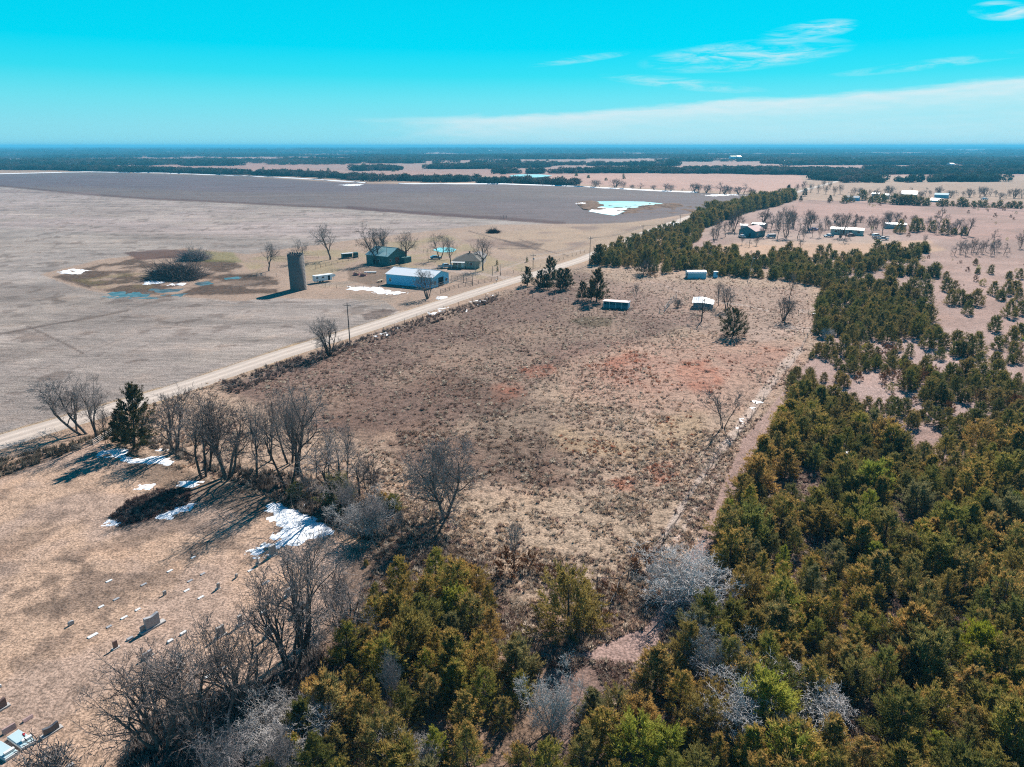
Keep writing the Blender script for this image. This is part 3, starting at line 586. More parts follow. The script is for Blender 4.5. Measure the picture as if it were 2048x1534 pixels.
def bare_tree(name, seed, Hh, stems=1, spread=0.5, levels=5, r0=None, lean=(0, 0), kids=(6, 6, 5, 4), first=0.3, up=0.35, wob=0.22, rmin=0.017, tw=None, tm=None, droop=0.0, lens=(0.62, 0.62, 0.6, 0.55)):
    """trunk and main limbs in one mesh, the finer branches in another"""
    r = np.random.RandomState(seed); segs = [[], []]; r0 = r0 or Hh*0.026
    def grow(p, d, L, rad, lv):
        n = 6 if lv == 0 else (5 if lv == 1 else (4 if lv == 2 else (3 if lv == 3 else 2)))
        pts = [p.copy()]; ds = [d.copy()]; st = L/n
        for i in range(n):
            d = d+r.normal(0, wob, 3)*(0.5 if lv == 0 else 1.0); d[2] += up*(0.25 if lv < 3 else 0.12)-droop*lv*0.12
            d /= np.linalg.norm(d); pts.append(pts[-1]+d*st); ds.append(d.copy())
        rr = np.linspace(rad, max(rad*(0.42 if lv < levels-1 else 0.5), rmin*0.7), n+1)
        segs[0 if lv <= 1 else 1].append((np.array(pts), rr, 7 if lv == 0 else (5 if lv == 1 else (4 if lv == 2 else 3))))
        if lv >= levels-1: return
        nk = kids[min(lv, len(kids)-1)]; f0 = first if lv == 0 else 0.22; ph0 = r.uniform(0, 6.28)
        for k in range(nk):
            s = f0+(1-f0)*(k+0.3+0.6*r.rand())/nk; s = min(s, 0.999); i = min(int(s*n), n-1); fr = s*n-i
            pp = pts[i]*(1-fr)+pts[i+1]*fr; dl = ds[i+1]; ph = ph0+k*2.4+r.normal(0, .35)
            a = np.cross(dl, [0, 0, 1.0]); a = a/np.linalg.norm(a) if np.linalg.norm(a) > 0.05 else np.array([1.0, 0, 0]); bb = np.cross(dl, a)
            ang = (0.45+spread*0.75*r.uniform(0.6, 1.2))*(1.0 if lv else 1.0-0.35*s)
            dd = dl*math.cos(ang)+(a*math.cos(ph)+bb*math.sin(ph))*math.sin(ang); dd /= np.linalg.norm(dd)
            rk = (rad+(rr[-1]-rad)*s)*r.uniform(0.50, 0.72); Lk = L*lens[min(lv, len(lens)-1)]*r.uniform(0.7, 1.2)*(1.15-0.45*s)
            grow(pp, dd, Lk, max(rk, rmin), lv+1)
        # the axis goes on past its last fork
        if lv > 0: grow(pts[-1], ds[-1], L*0.45, max(rr[-1], rmin), min(lv+2, levels-1))
    for s_ in range(stems):
        a = 6.28*s_/stems+r.uniform(-.4, .4); k = 0.0 if stems == 1 else spread*r.uniform(0.35, 0.8)
        d = np.array([math.cos(a)*k+lean[0], math.sin(a)*k+lean[1], 1.0]); d /= np.linalg.norm(d)
        off = 0 if stems == 1 else r0*1.2
        grow(np.array([math.cos(a)*off, math.sin(a)*off, -0.15]), d, Hh*(0.62 if levels > 3 else 0.75)*r.uniform(0.85, 1.1), r0*(1 if stems == 1 else 0.72), 0)
    out = []
    for part, mat_ in ((segs[0], tm or BARK), (segs[1], tw or TWIG)):
        V = []; F3 = []; F4 = []; b = 0
        for pts, rr, n in part:
            k = len(pts); ax = pts[-1]-pts[0]; ax /= np.linalg.norm(ax)+1e-9; u = np.cross(ax, [0.3, 0.5, 0.8]); u /= np.linalg.norm(u)+1e-9; w = np.cross(ax, u)
            an = 2*np.pi*np.arange(n)/n; ring = np.cos(an)[:, None]*u+np.sin(an)[:, None]*w
            V.append((pts[:, None, :]+ring[None]*rr[:, None, None]).reshape(-1, 3))
            I = b+np.arange(k*n).reshape(k, n); J = np.roll(I, -1, 1)
            F4.append(np.stack([I[:-1], J[:-1], J[1:], I[1:]], -1).reshape(-1, 4)); b += k*n
        V = np.concatenate(V); zt = 1.0
        out.append((V, np.concatenate(F4), mat_))
    top = max(np.percentile(out[-1][0][:, 2], 99.8), out[0][0][:, 2].max()*0.9); k = Hh/top; res = []
    for i, (V, F, mt) in enumerate(out):
        V = V*k
        V[:, 2] = np.maximum(V[:, 2], -0.15) if droop == 0 else np.maximum(V[:, 2], 0.05)
        me = mesh_np(name+('_trunk' if i == 0 else '_crown'), V, F, False); me.materials.append(mt); res.append(me)
    return res
def plant(name, parts, loc, label, cat, group, rz=None, sc=1.0, rs=random):
    """a tree standing at LOC: an empty at its foot with trunk and crown"""
    e = empty(name, loc, rs.uniform(0, 6.28) if rz is None else rz); e.scale = (sc, sc, sc) if isinstance(sc, (int, float)) else sc
    tag(e, label, cat, group)
    for nm, me in parts: link(nm, me, None, e)
    return e
def scatter(name, pts, rot, scl, protos, label, attrs=None, kind='stuff', category=None):
    """many small plants as one object: geometry-node instances on points"""
    me = bpy.data.meshes.new(name); me.vertices.add(len(pts)); me.vertices.foreach_set('co', np.asarray(pts, np.float32).ravel())
    a = me.attributes.new('spin', 'FLOAT', 'POINT'); a.data.foreach_set('value', np.asarray(rot, np.float32))
    scl = np.asarray(scl, np.float32); scl = np.repeat(scl[:, None], 3, 1) if scl.ndim == 1 else scl
    a = me.attributes.new('size', 'FLOAT_VECTOR', 'POINT'); a.data.foreach_set('vector', scl.ravel())
    a = me.attributes.new('pick', 'INT', 'POINT'); a.data.foreach_set('value', np.random.RandomState(len(pts)).randint(0, len(protos), len(pts)).astype(np.int32))
    if attrs is not None:
        a = me.attributes.new('tint', 'FLOAT_VECTOR', 'POINT'); a.data.foreach_set('vector', np.asarray(attrs, np.float32).ravel())
    o = link(name, me); g = bpy.data.node_groups.new(name, 'GeometryNodeTree')
    g.interface.new_socket('Geometry', in_out='INPUT', socket_type='NodeSocketGeometry'); g.interface.new_socket('Geometry', in_out='OUTPUT', socket_type='NodeSocketGeometry')
    gi = g.nodes.new('NodeGroupInput'); go = g.nodes.new('NodeGroupOutput'); ip = g.nodes.new('GeometryNodeInstanceOnPoints'); jg = g.nodes.new('GeometryNodeJoinGeometry')
    m2p = g.nodes.new('GeometryNodeMeshToPoints'); g.links.new(gi.outputs[0], m2p.inputs[0]); g.links.new(m2p.outputs[0], ip.inputs['Points'])
    for me_ in protos:
        po = bpy.data.objects.new(name+'_kind', me_)          # never linked to the scene: only its shape is used
        oi = g.nodes.new('GeometryNodeObjectInfo'); oi.inputs[0].default_value = po; oi.inputs['As Instance'].default_value = True
        g.links.new(oi.outputs['Geometry'], jg.inputs[0])
    g.links.new(jg.outputs[0], ip.inputs['Instance']); ip.inputs['Pick Instance'].default_value = True
    def na(nm, ty):
        n = g.nodes.new('GeometryNodeInputNamedAttribute'); n.data_type = ty; n.inputs[0].default_value = nm; return n.outputs[0]
    g.links.new(na('pick', 'INT'), ip.inputs['Instance Index']); g.links.new(na('size', 'FLOAT_VECTOR'), ip.inputs['Scale'])
    cb = g.nodes.new('ShaderNodeCombineXYZ'); g.links.new(na('spin', 'FLOAT'), cb.inputs[2])
    er = g.nodes.new('FunctionNodeEulerToRotation'); g.links.new(cb.outputs[0], er.inputs[0]); g.links.new(er.outputs[0], ip.inputs['Rotation'])
    g.links.new(ip.outputs[0], go.inputs[0]); md = o.modifiers.new('plants', 'NODES'); md.node_group = g
    tag(o, label, category, None, kind); return o
# ------------------------------------------------------------------ cedars
CED = []   # (crown mesh, trunk mesh, height, width)
for i, (h, w, sh, rg) in enumerate([(5.2, 3.9, .62, .4), (6.0, 4.2, .7, .45), (4.4, 3.7, .5, .5), (3.6, 3.2, .55, .5), (6.6, 4.0, .8, .35), (5.0, 4.6, .5, .5), (4.2, 2.9, .8, .4), (5.6, 3.6, .72, .5)]):
    CED.append((cedar_mesh('cedar_crown', 100+i, h, w*1.06, 60, 22, leaf=0.29, shape=sh, ragged=rg), trunk_mesh('cedar_trunk', 200+i, h), h, w))
CEDM2 = foliage_mat('shaded_cedar_foliage', [(0.0, (0.10, 0.11, 0.04)), (0.4, (0.155, 0.165, 0.045)), (0.7, (0.14, 0.145, 0.06)), (1.0, (0.20, 0.155, 0.055))], [(0.32, 0.27, 0.08), (0.42, 0.25, 0.09), (0.38, 0.34, 0.10)])  # cedar foliage darkened in colour to stand for the belts' shaded side
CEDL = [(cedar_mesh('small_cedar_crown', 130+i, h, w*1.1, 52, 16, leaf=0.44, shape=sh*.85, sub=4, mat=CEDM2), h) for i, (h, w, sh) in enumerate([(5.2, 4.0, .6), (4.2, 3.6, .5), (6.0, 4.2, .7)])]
CEDS = [(cedar_mesh('shrub_cedar', 140+i, 1.5, 1.5, 14, 10, leaf=0.22, shape=.5, sub=2), 1.5) for i in range(2)]
REDS = [cedar_mesh('russet_shrub', 150+i, 1.6, 1.3, 16, 14, leaf=0.22, shape=.5, mat=REDM, sub=3) for i in range(2)]
DENSE_A = [(1545, 880), (1585, 818), (1622, 788), (1690, 810), (1740, 870), (1830, 885), (1900, 890), (2060, 860), (2700, 900), (2700, 1900), (400, 1900), (520, 1620), (585, 1500), (640, 1390), (700, 1290), (750, 1215), (800, 1175), (880, 1150), (950, 1172), (985, 1215), (1022, 1285), (1045, 1370), (1090, 1425), (1150, 1440), (1210, 1440), (1270, 1400), (1330, 1345), (1395, 1290), (1450, 1220), (1436, 1150), (1444, 1075), (1486, 990), (1522, 940)]
MED_B = [(1620, 700), (1690, 700), (1980, 760), (2200, 770), (2200, 900), (1900, 900), (1740, 870), (1690, 800), (1570, 800), (1590, 750)]
STRIP_C = [(1632, 668), (1640, 610), (1655, 575), (1740, 568), (1830, 595), (1862, 640), (1830, 690), (1800, 700), (1740, 694), (1690, 690)]
BELT_D = [(1186, 530), (1200, 512), (1240, 492), (1300, 472), (1370, 456), (1408, 455), (1402, 478), (1370, 498), (1450, 506), (1490, 520), (1540, 528), (1560, 508), (1620, 512), (1690, 516), (1760, 512), (1810, 503), (1860, 502), (1845, 516), (1790, 530), (1740, 545), (1690, 560), (1640, 572), (1560, 560), (1480, 553), (1420, 554), (1340, 549), (1270, 540)]
BELT_E = [(1378, 452), (1400, 438), (1450, 420), (1520, 405), (1570, 397), (1592, 399), (1560, 410), (1500, 424), (1440, 444), (1410, 458)]
rs = np.random.RandomState(11)
placed = []; grid = {}
def try_place(x, y, dmin):
    k = (int(x//4), int(y//4))
    for i in (-1, 0, 1):
        for j in (-1, 0, 1):
            for (a, b_, c_) in grid.get((k[0]+i, k[1]+j), ()):
                if (a-x)**2+(b_-y)**2 < (min(dmin, c_))**2: return False
    grid.setdefault(k, []).append((x, y, dmin)); return True
def fill(P, dmin, hmin, hmax, zone, tries, sp=None):
    Wp = [at(*p) for p in P]; xs = [p[0] for p in Wp]; ys = [p[1] for p in Wp]
    x = rs.uniform(min(xs), max(xs), tries); y = rs.uniform(min(ys), max(ys), tries); px, py = proj(x, y)
    ok = inpoly(px, py, P) & (px > -150) & (px < 2250) & (y > 28)
    gap = fbm(x, y, 0.11, 3, 77)
    for xx, yy, a, b_, gg, k in zip(x, y, px, py, gap, ok):
        if not k: continue
        if zone == 'right' and gg < (0.32 if b_ < 1250 else 0.25): continue
        if zone == 'mid' and gg < 0.50: continue
        if zone in ('belt', 'strip') and gg < (0.46 if zone == 'belt' else 0.42): continue
        if any((a-q[0])**2+(b_-q[1])**2 < q[2]**2 for q in (sp or ())): continue
        h = hmin+(hmax-hmin)*rs.rand()
        if try_place(xx, yy, dmin*(0.8+0.3*rs.rand())*(h/((hmin+hmax)/2))**0.5): placed.append([xx, yy, h, zone])
# open spots kept for the silver bushes and gaps
KEEP = [(1372, 1215, 62), (1425, 1215, 40), (1106, 1480, 52), (1106, 1530, 34), (1470, 1468, 60), (1470, 1520, 34), (1420, 1365, 34), (1630, 1462, 50), (785, 1425, 36), (1060, 1235, 16), (1692, 925, 16), (1918, 1145, 14)]
fill(DENSE_A, 2.6, 2.6, 5.0, 'right', 40000, KEEP)
fill(STRIP_C, 3.1, 1.8, 4.8, 'strip', 9000)
fill(MED_B, 2.9, 1.6, 3.6, 'mid', 9000)
fill(BELT_D, 3.6, 2.8, 5.2, 'belt', 30000)
fill(BELT_E, 5.0, 6.0, 9.0, 'roadrow', 12000)
def cp4(L): return [(1500+a/3.737, 540+b_/3.737, h) for a, b_, h in L]
EXTRA = cp4([(700, 65, 4.5), (540, 100, 3), (890, 5, 4), (1040, 165, 4.5), (1060, 60, 5), (1120, 30, 5), (1220, 190, 5.5), (1200, 30, 4), (1290, 60, 4), (1330, 235, 4.6), (1320, 150, 4.6), (1400, 45, 3.6), (1480, 155, 4.2), (1540, 150, 3), (1510, 255, 3.8), (1580, 255, 4.2), (1640, 255, 3.4), (1700, 260, 4.6), (1640, 330, 3.4), (1840, 455, 3.8), (1950, 350, 4.2), (1890, 225, 3.4), (1930, 180, 4), (1830, 185, 3.6), (1990, 170, 4.5), (2020, 225, 3.2), (2030, 330, 3.6), (2030, 500, 4), (1280, 475, 4.4), (1390, 495, 3.6), (1330, 575, 3.8), (1400, 580, 4.2), (1460, 575, 3.2), (1560, 540, 3.4), (1640, 640, 4.2), (1580, 640, 3.4), (1700, 620, 4.2), (1540, 640, 2.8), (1860, 590, 3), (1960, 565, 4), (1980, 620, 2.6), (1850, 700, 3), (1870, 760, 3), (1870, 835, 2.6), (1960, 700, 2.4), (2010, 690, 2.6), (1430, 665, 2.6), (1640, 800, 3.4), (1720, 740, 3.2), (1740, 830, 3), (1690, 895, 3), (1510, 830, 3.6), (1550, 880, 1.8), (1340, 985, 3.6), (1430, 1000, 3.6), (1120, 600, 2.2), (1200, 640, 2.4)])
def cp7(L): return [(1688+a/5.69, 340+b_/5.69, h) for a, b_, h in L]
EXTRA += cp7([(390, 925, 5), (560, 985, 5.5), (640, 1010, 5), (240, 1150, 4), (420, 1120, 5), (560, 1195, 5), (640, 1200, 4.5), (740, 1040, 4), (800, 1190, 5.5), (880, 1220, 4), (1050, 1215, 5), (980, 1210, 3.5), (1180, 1240, 2.6), (840, 1000, 4.5), (930, 935, 4.5), (780, 950, 4.5), (860, 950, 4), (650, 715, 6), (820, 700, 7), (880, 690, 5.5), (1020, 700, 5), (1160, 725, 6.5), (1270, 735, 4), (1380, 740, 5), (1540, 1180, 2.4), (1690, 1180, 2.8), (1520, 1060, 1.8), (1900, 1235, 3), (2020, 1235, 3)])
for a, b_, h in EXTRA:
    x, y = at(a, b_); placed.append([x, y, h, 'open'])
placed.sort(key=lambda q: -q[2]/math.hypot(q[0], q[1]-0))
vis = []
for q_ in placed:
    a, b_ = proj(q_[0], q_[1]); a = float(a); b_ = float(b_)
    hh_ = q_[2]/float(mpp(a, b_)); q_ += [a, b_, hh_]
inview = [q_ for q_ in placed if -40 < q_[4] < 2088 and q_[5]-q_[6] < 1520]
inview.sort(key=lambda q: -q[6]); solo = inview[:NSOLO]; rest = inview[NSOLO:]
LANDM = [(1372, 1160, 'wide silver-grey dead bush'), (1106, 1410, 'round silvery dead bush'), (1470, 1415, 'star-shaped silver dead bush'), (1625, 1400, 'half-hidden silver dead bush'), (1418, 1300, 'small silver dead tree'), (785, 1350, 'grey dead tree in the cedar clump'),
         (1138, 1200, 'single bushy cedar at the fence corner'), (1449, 815, 'small crooked bare tree by the path'), (893, 960, 'large spreading bare tree'), (1692, 925, 'snow gap in the thicket'), (1957, 1270, 'bright yellow-green cedar'), (1657, 668, 'silver bush at the wire fence'),
         (1565, 590, 'dense round bare tree'), (1396, 550, 'small bright blue shed'), (1183, 500, 'tall pole at the cedar belt'), (1918, 1145, 'bare gap among the right cedars'), (2040, 880, 'right end of the clearing'), (1630, 1240, 'middle of the thicket'), (1780, 1000, 'back of the thicket'), (2044, 1500, 'lower right corner of the thicket'), (1290, 1530, 'lower middle of the thicket'), (1955, 580, 'open pale range'), (1850, 850, 'bare clearing above the thicket'), (640, 1500, 'tangled brush of the cemetery')]
def ordinal(n): return {1: 'nearest', 2: 'second nearest', 3: 'third nearest', 4: 'fourth nearest', 5: 'fifth nearest', 6: 'sixth nearest', 7: 'seventh nearest', 8: 'eighth nearest', 9: 'ninth nearest', 10: 'tenth nearest'}.get(n, f'{n}th nearest')
bins = {}
for q_ in solo:
    a, b_ = q_[4], q_[5]-q_[6]/2; L = min(LANDM, key=lambda l: (l[0]-a)**2+(l[1]-b_)**2); dx, dy = a-L[0], b_-L[1]
    w_ = 'right of' if abs(dx) > abs(dy) and dx > 0 else ('left of' if abs(dx) > abs(dy) else ('behind' if dy < 0 else 'in front of'))
    bins.setdefault((L[2], w_), []).append((math.hypot(dx, dy), q_))
for (lm, w_), L in bins.items():
    L.sort(key=lambda u: u[0])
    for i, (_, q_) in enumerate(L): q_.append(f"{'tall' if q_[2] > 5.4 else ('low' if q_[2] < 3.9 else 'bushy')} cedar {ordinal(i+1)} {w_} the {lm}")
for q_ in solo:
    k = rs.randint(len(CED)); cm_, tm_, h0, w0 = CED[k]; s = q_[2]/h0
    plant('cedar_tree', [('crown', cm_), ('trunk', tm_)], (q_[0], q_[1], 0), q_[7], 'cedar', 'eastern cedars of the thicket', rs.uniform(0, 6.28), (s*rs.uniform(.95, 1.25), s*rs.uniform(.95, 1.25), s))
if rest:
    A = np.array([[q_[0], q_[1], 0] for q_ in rest]); sz = np.array([q_[2]/5.1 for q_ in rest])
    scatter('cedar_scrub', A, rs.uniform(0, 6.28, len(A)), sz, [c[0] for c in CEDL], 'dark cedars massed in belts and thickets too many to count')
# ------------------------------------------------------------------ bare trees
T0 = {}
def kind_(k, *a, **kw): T0[k] = (bare_tree('bare_tree', *a, **kw), a[1])
kind_('broad', 1, 11.0, 1, 0.55, 5, kids=(7, 6, 5, 4), first=0.28, up=0.22, rmin=.016)
kind_('broad2', 2, 11.0, 2, 0.5, 5, kids=(6, 5, 5, 4), first=0.3, up=0.25, rmin=.016)
kind_('tall', 3, 12.0, 1, 0.38, 5, kids=(8, 5, 5, 4), first=0.35, up=0.32, rmin=.016)
kind_('tall2', 4, 12.0, 2, 0.34, 5, kids=(6, 5, 5, 4), first=0.35, up=0.36, rmin=.016)
kind_('fork', 5, 10.0, 2, 0.62, 5, kids=(5, 5, 5, 4), first=0.4, up=0.26, rmin=.016)
kind_('multi', 6, 9.0, 6, 0.42, 5, kids=(4, 4, 4, 4), first=0.35, up=0.34)
kind_('multi2', 7, 8.0, 7, 0.6, 5, kids=(4, 4, 4, 4), first=0.25, up=0.22)
kind_('sapling', 8, 6.0, 1, 0.4, 4, kids=(9, 6, 4), first=0.4, up=0.4, r0=0.055)
kind_('sapling2', 9, 5.0, 3, 0.4, 4, kids=(5, 4, 3), first=0.35, up=0.4, r0=0.07)
kind_('lean', 10, 9.0, 2, 0.5, 5, lean=(-0.85, 0.0), kids=(6, 6, 5, 4), first=0.25, up=0.12, rmin=.016)
kind_('shrub', 11, 3.0, 9, 0.8, 4, kids=(5, 4, 4), first=0.2, up=0.25, r0=0.05)
kind_('silver', 12, 4.2, 9, 1.0, 5, kids=(5, 5, 5, 4), first=0.2, up=0.08, r0=0.08, tw=PALET, tm=PALET, droop=0.14, wob=0.24, rmin=0.009)
kind_('silver2', 13, 4.0, 6, 1.0, 5, kids=(6, 5, 5, 4), first=0.15, up=0.05, r0=0.08, tw=PALET, tm=PALET, droop=0.08, wob=0.26, rmin=0.009)
kind_('lilac', 14, 7.0, 5, 0.5, 5, kids=(5, 5, 4, 4), first=0.25, up=0.3, r0=0.08, rmin=.012, tw=PALEB, tm=PALEB)
kind_('small', 15, 6.5, 1, 0.5, 4, kids=(6, 6, 5), first=0.25, up=0.22, r0=0.14, rmin=0.022)
kind_('small2', 16, 6.5, 3, 0.45, 4, kids=(5, 5, 5), first=0.25, up=0.28, r0=0.12, rmin=0.022)
kind_('spread', 17, 9.0, 3, 0.75, 5, kids=(7, 7, 6, 5), first=0.18, up=0.16, rmin=.02, r0=.26)
def bare(k, px, yb, yt, label, rz=0.0, wide=1.0, group='bare winter trees', cat='tree', name='bare_tree', z=0.0):
    (tr, cr), h0 = T0[k]; h = hgt(px, yb, yt); s = h/h0; x, y = at(px, yb)
    return plant(name, [('trunk', tr), ('crown', cr)], (x, y, z), label, cat, group, rz, (s*wide, s*wide, s))
G1 = 'bare trees between the cemetery and the pasture'
L_ = [('lean', 172, 868, 752, 'leaning bare tree reaching left over the gravel road', 0.1, 1.15), ('tall', 157, 862, 772, 'slim dark bare tree behind the leaning one', 1.2, .8), ('tall2', 201, 882, 745, 'tall pale-topped bare tree beside the leaning tree', 2.0, .85), ('sapling', 218, 898, 812, 'thin dark sapling at the corner of the cemetery snow', 0.4, .9),
 ('multi', 352, 902, 782, 'grey many-stemmed tree right of the dark leaning cedar', .3, 1.0), ('tall2', 412, 955, 790, 'bare tree with leaning trunk above the dark weed heap', 1.0, 1.0), ('broad2', 424, 938, 800, 'pale-barked bare tree behind the leaning trunk', 2.2, .8),
 ('multi', 459, 955, 795, 'thick cluster-stemmed bare tree at the middle of the tree line', 1.9, .95), ('tall', 517, 955, 805, 'slim bare tree right of the cluster-stemmed one', 2.9, .65), ('sapling', 490, 965, 860, 'low dark sapling between two larger trees', 2.2, 1.0),
 ('fork', 580, 981, 800, 'dark crooked bare tree above the large snow patch', .8, .7), ('tall', 545, 920, 790, 'slender bare tree at the back of the tree line', 1.4, .7), ('tall2', 583, 926, 772, 'tall twin-stemmed bare tree at the back of the line', 3.3, .9), ('broad', 600, 952, 768, 'tallest bare tree with a thick straight trunk', 4.1, .8),
 ('tall', 612, 975, 800, 'straight bare tree right of the tallest one', 5.2, .55), ('fork', 668, 1003, 868, 'forked bare tree leaning right over brush', 1.2, 1.1), ('tall', 661, 958, 850, 'slight bare tree behind the forked one', 0.6, .6), ('tall', 697, 957, 846, 'slender bare tree right of the forked one', 2.6, .7),
 ('small', 722, 990, 905, 'low bare tree at the right end of the tree line', 1.0, 1.0), ('small2', 745, 1000, 912, 'last low bare tree before the open pasture', 2.0, .9), ('sapling', 628, 1040, 930, 'thin sapling standing over the large snow patch', 2.5, .8),
 ('spread', 893, 1034, 866, 'large spreading bare tree alone at the pasture edge', 2.3, .72), ('sapling', 807, 1078, 1018, 'thin bare stem at the corner of the cedar clump', 1.0, .8), ('sapling', 1032, 1152, 1040, 'slim bare sapling beside the cedar clump', .2, .75),
 ('sapling2', 1449, 856, 772, 'small crooked bare tree alone beside the snowy path', 0.4, 1.1), ('multi2', 662, 712, 632, 'round-headed bare tree by the roadside power pole', 2.0, .75)]
for k, a, b_, c_, lab, rz, wd in L_: bare(k, a, b_, c_, lab, rz, wd, G1)
for k, a, b_, c_, lab, rz, wd in [('multi', 609, 1296, 1088, 'dark many-stemmed tree among the gravestones', .5, .85), ('multi', 588, 1350, 1150, 'pale-footed many-stemmed tree below the gravestones', 2.2, .8), ('sapling2', 660, 1215, 1105, 'thin bare shoots by the orange-tipped cedar', 1.2, 1.0),
  ('broad2', 398, 1440, 1225, 'wide dark bare tree over the lower gravestones', .7, 1.05), ('multi', 500, 1432, 1235, 'upright bare tree right of the wide dark one', 2.6, .85), ('multi2', 330, 1500, 1320, 'low spreading bare tree in the lower corner brush', 1.3, 1.0), ('fork', 445, 1500, 1310, 'crooked bare tree in the lower corner brush', 3.9, .8),
  ('shrub', 106, 1592, 1496, 'small bare bush beside the marble grave slabs', .2, 1.0), ('multi2', 700, 1290, 1160, 'bare thorny tree against the cedar clump', 3.3, .8)]:
    bare(k, a, b_, c_, lab, rz, wd, 'bare trees inside the cemetery')
for k, a, b_, c_, lab, wd in [('lilac', 755, 1075, 985, 'pale grey tangled thicket beside the large snow patch', 1.3), ('silver2', 735, 1068, 1002, 'bleached tangle of branches right of the large snow patch', 1.2), ('lilac', 700, 1040, 950, 'grey brushy tree under the forked one', .9),
  ('silver', 1372, 1205, 1112, 'wide silver-grey dead bush at the fence corner', 1.35), ('silver', 1340, 1195, 1130, 'low silver dead bush merging with the wide one', 1.0), ('silver2', 1106, 1462, 1352, 'round silvery dead bush low in the cedar thicket', .62), ('silver', 1470, 1450, 1362, 'star-shaped silver dead bush right of the thicket centre', 1.25),
  ('silver2', 1630, 1445, 1365, 'half-hidden silver dead bush near the right thicket', 1.2), ('silver2', 1420, 1350, 1258, 'small silver dead tree among olive cedars', .8), ('lilac', 785, 1430, 1290, 'grey dead tree in a dark gap of the cedar clump', .5), ('silver', 1657, 676, 656, 'small silver bush at the corner of the wire fence', 1.0),
  ('lilac', 575, 1575, 1450, 'pale tangled brush at the foot of the cemetery trees', .8), ('lilac', 470, 1590, 1440, 'pale tangled brush at the bottom edge', 1.0), ('silver2', 620, 1470, 1395, 'bleached branches hanging beside the cedar clump', 1.1), ('silver2', 540, 1500, 1425, 'bleached twigs over dark brush', 1.2), ('lilac', 690, 1235, 1130, 'grey twiggy bush left of the cedar clump', .7),
  ('silver2', 840, 1540, 1475, 'grey dead bush at the bottom of the cedar clump', 1.0)]:
    bare(k, a, b_, c_, lab, rs.uniform(0, 6), wd, 'bleached dead bushes', 'bush', 'dead_bush')
for k, a, b_, c_, lab, wd in [('broad', 541, 542, 484, 'bare tree left of the silo', 1.0), ('tall2', 606, 526, 477, 'bare tree showing behind the silo', 1.1), ('broad', 664, 519, 447, 'big bare tree between silo and green barn', 1.0), ('broad2', 759, 529, 446, 'tallest bare tree in front of the green barn', 1.1), ('tall', 775, 520, 452, 'bare tree over the green barn roof', 1.0), ('broad', 815, 525, 460, 'bare tree at the right corner of the green barn', 1.0),
  ('fork', 883, 518, 464, 'bare tree by the small farm pond', 1.0), ('tall', 905, 530, 474, 'bare tree left of the tan farmhouse', .9), ('broad', 969, 541, 474, 'bare tree in front of the tan farmhouse', .95), ('multi', 858, 597, 538, 'straggly bare tree before the white shed', .9),
  ('sapling', 1275, 611, 564, 'lone thin tree right of the low blue shelter', .8), ('small', 1406, 643, 588, 'bare tree in front of the collapsed shed', .9), ('tall', 1440, 611, 560, 'leaning pale tree behind the collapsed shed', .55), ('multi', 1457, 621, 570, 'bare tree right of the collapsed shed', .8), ('multi2', 1570, 642, 590, 'dense round bare tree near the wire fence', .8), ('tall', 1582, 596, 543, 'tall thin dead tree behind the round one', .6),
  ('shrub', 1359, 614, 598, 'small bare bush by the broken rail fence', 1.0)]:
    bare(k, a, b_, c_, lab, rs.uniform(0, 6), wd, 'bare trees around the farmstead and sheds')
def nth(i): return ['first', 'second', 'third', 'fourth', 'fifth', 'sixth', 'seventh', 'eighth', 'ninth', 'tenth', 'eleventh', 'twelfth'][i] if i < 12 else f'{i+1}th'
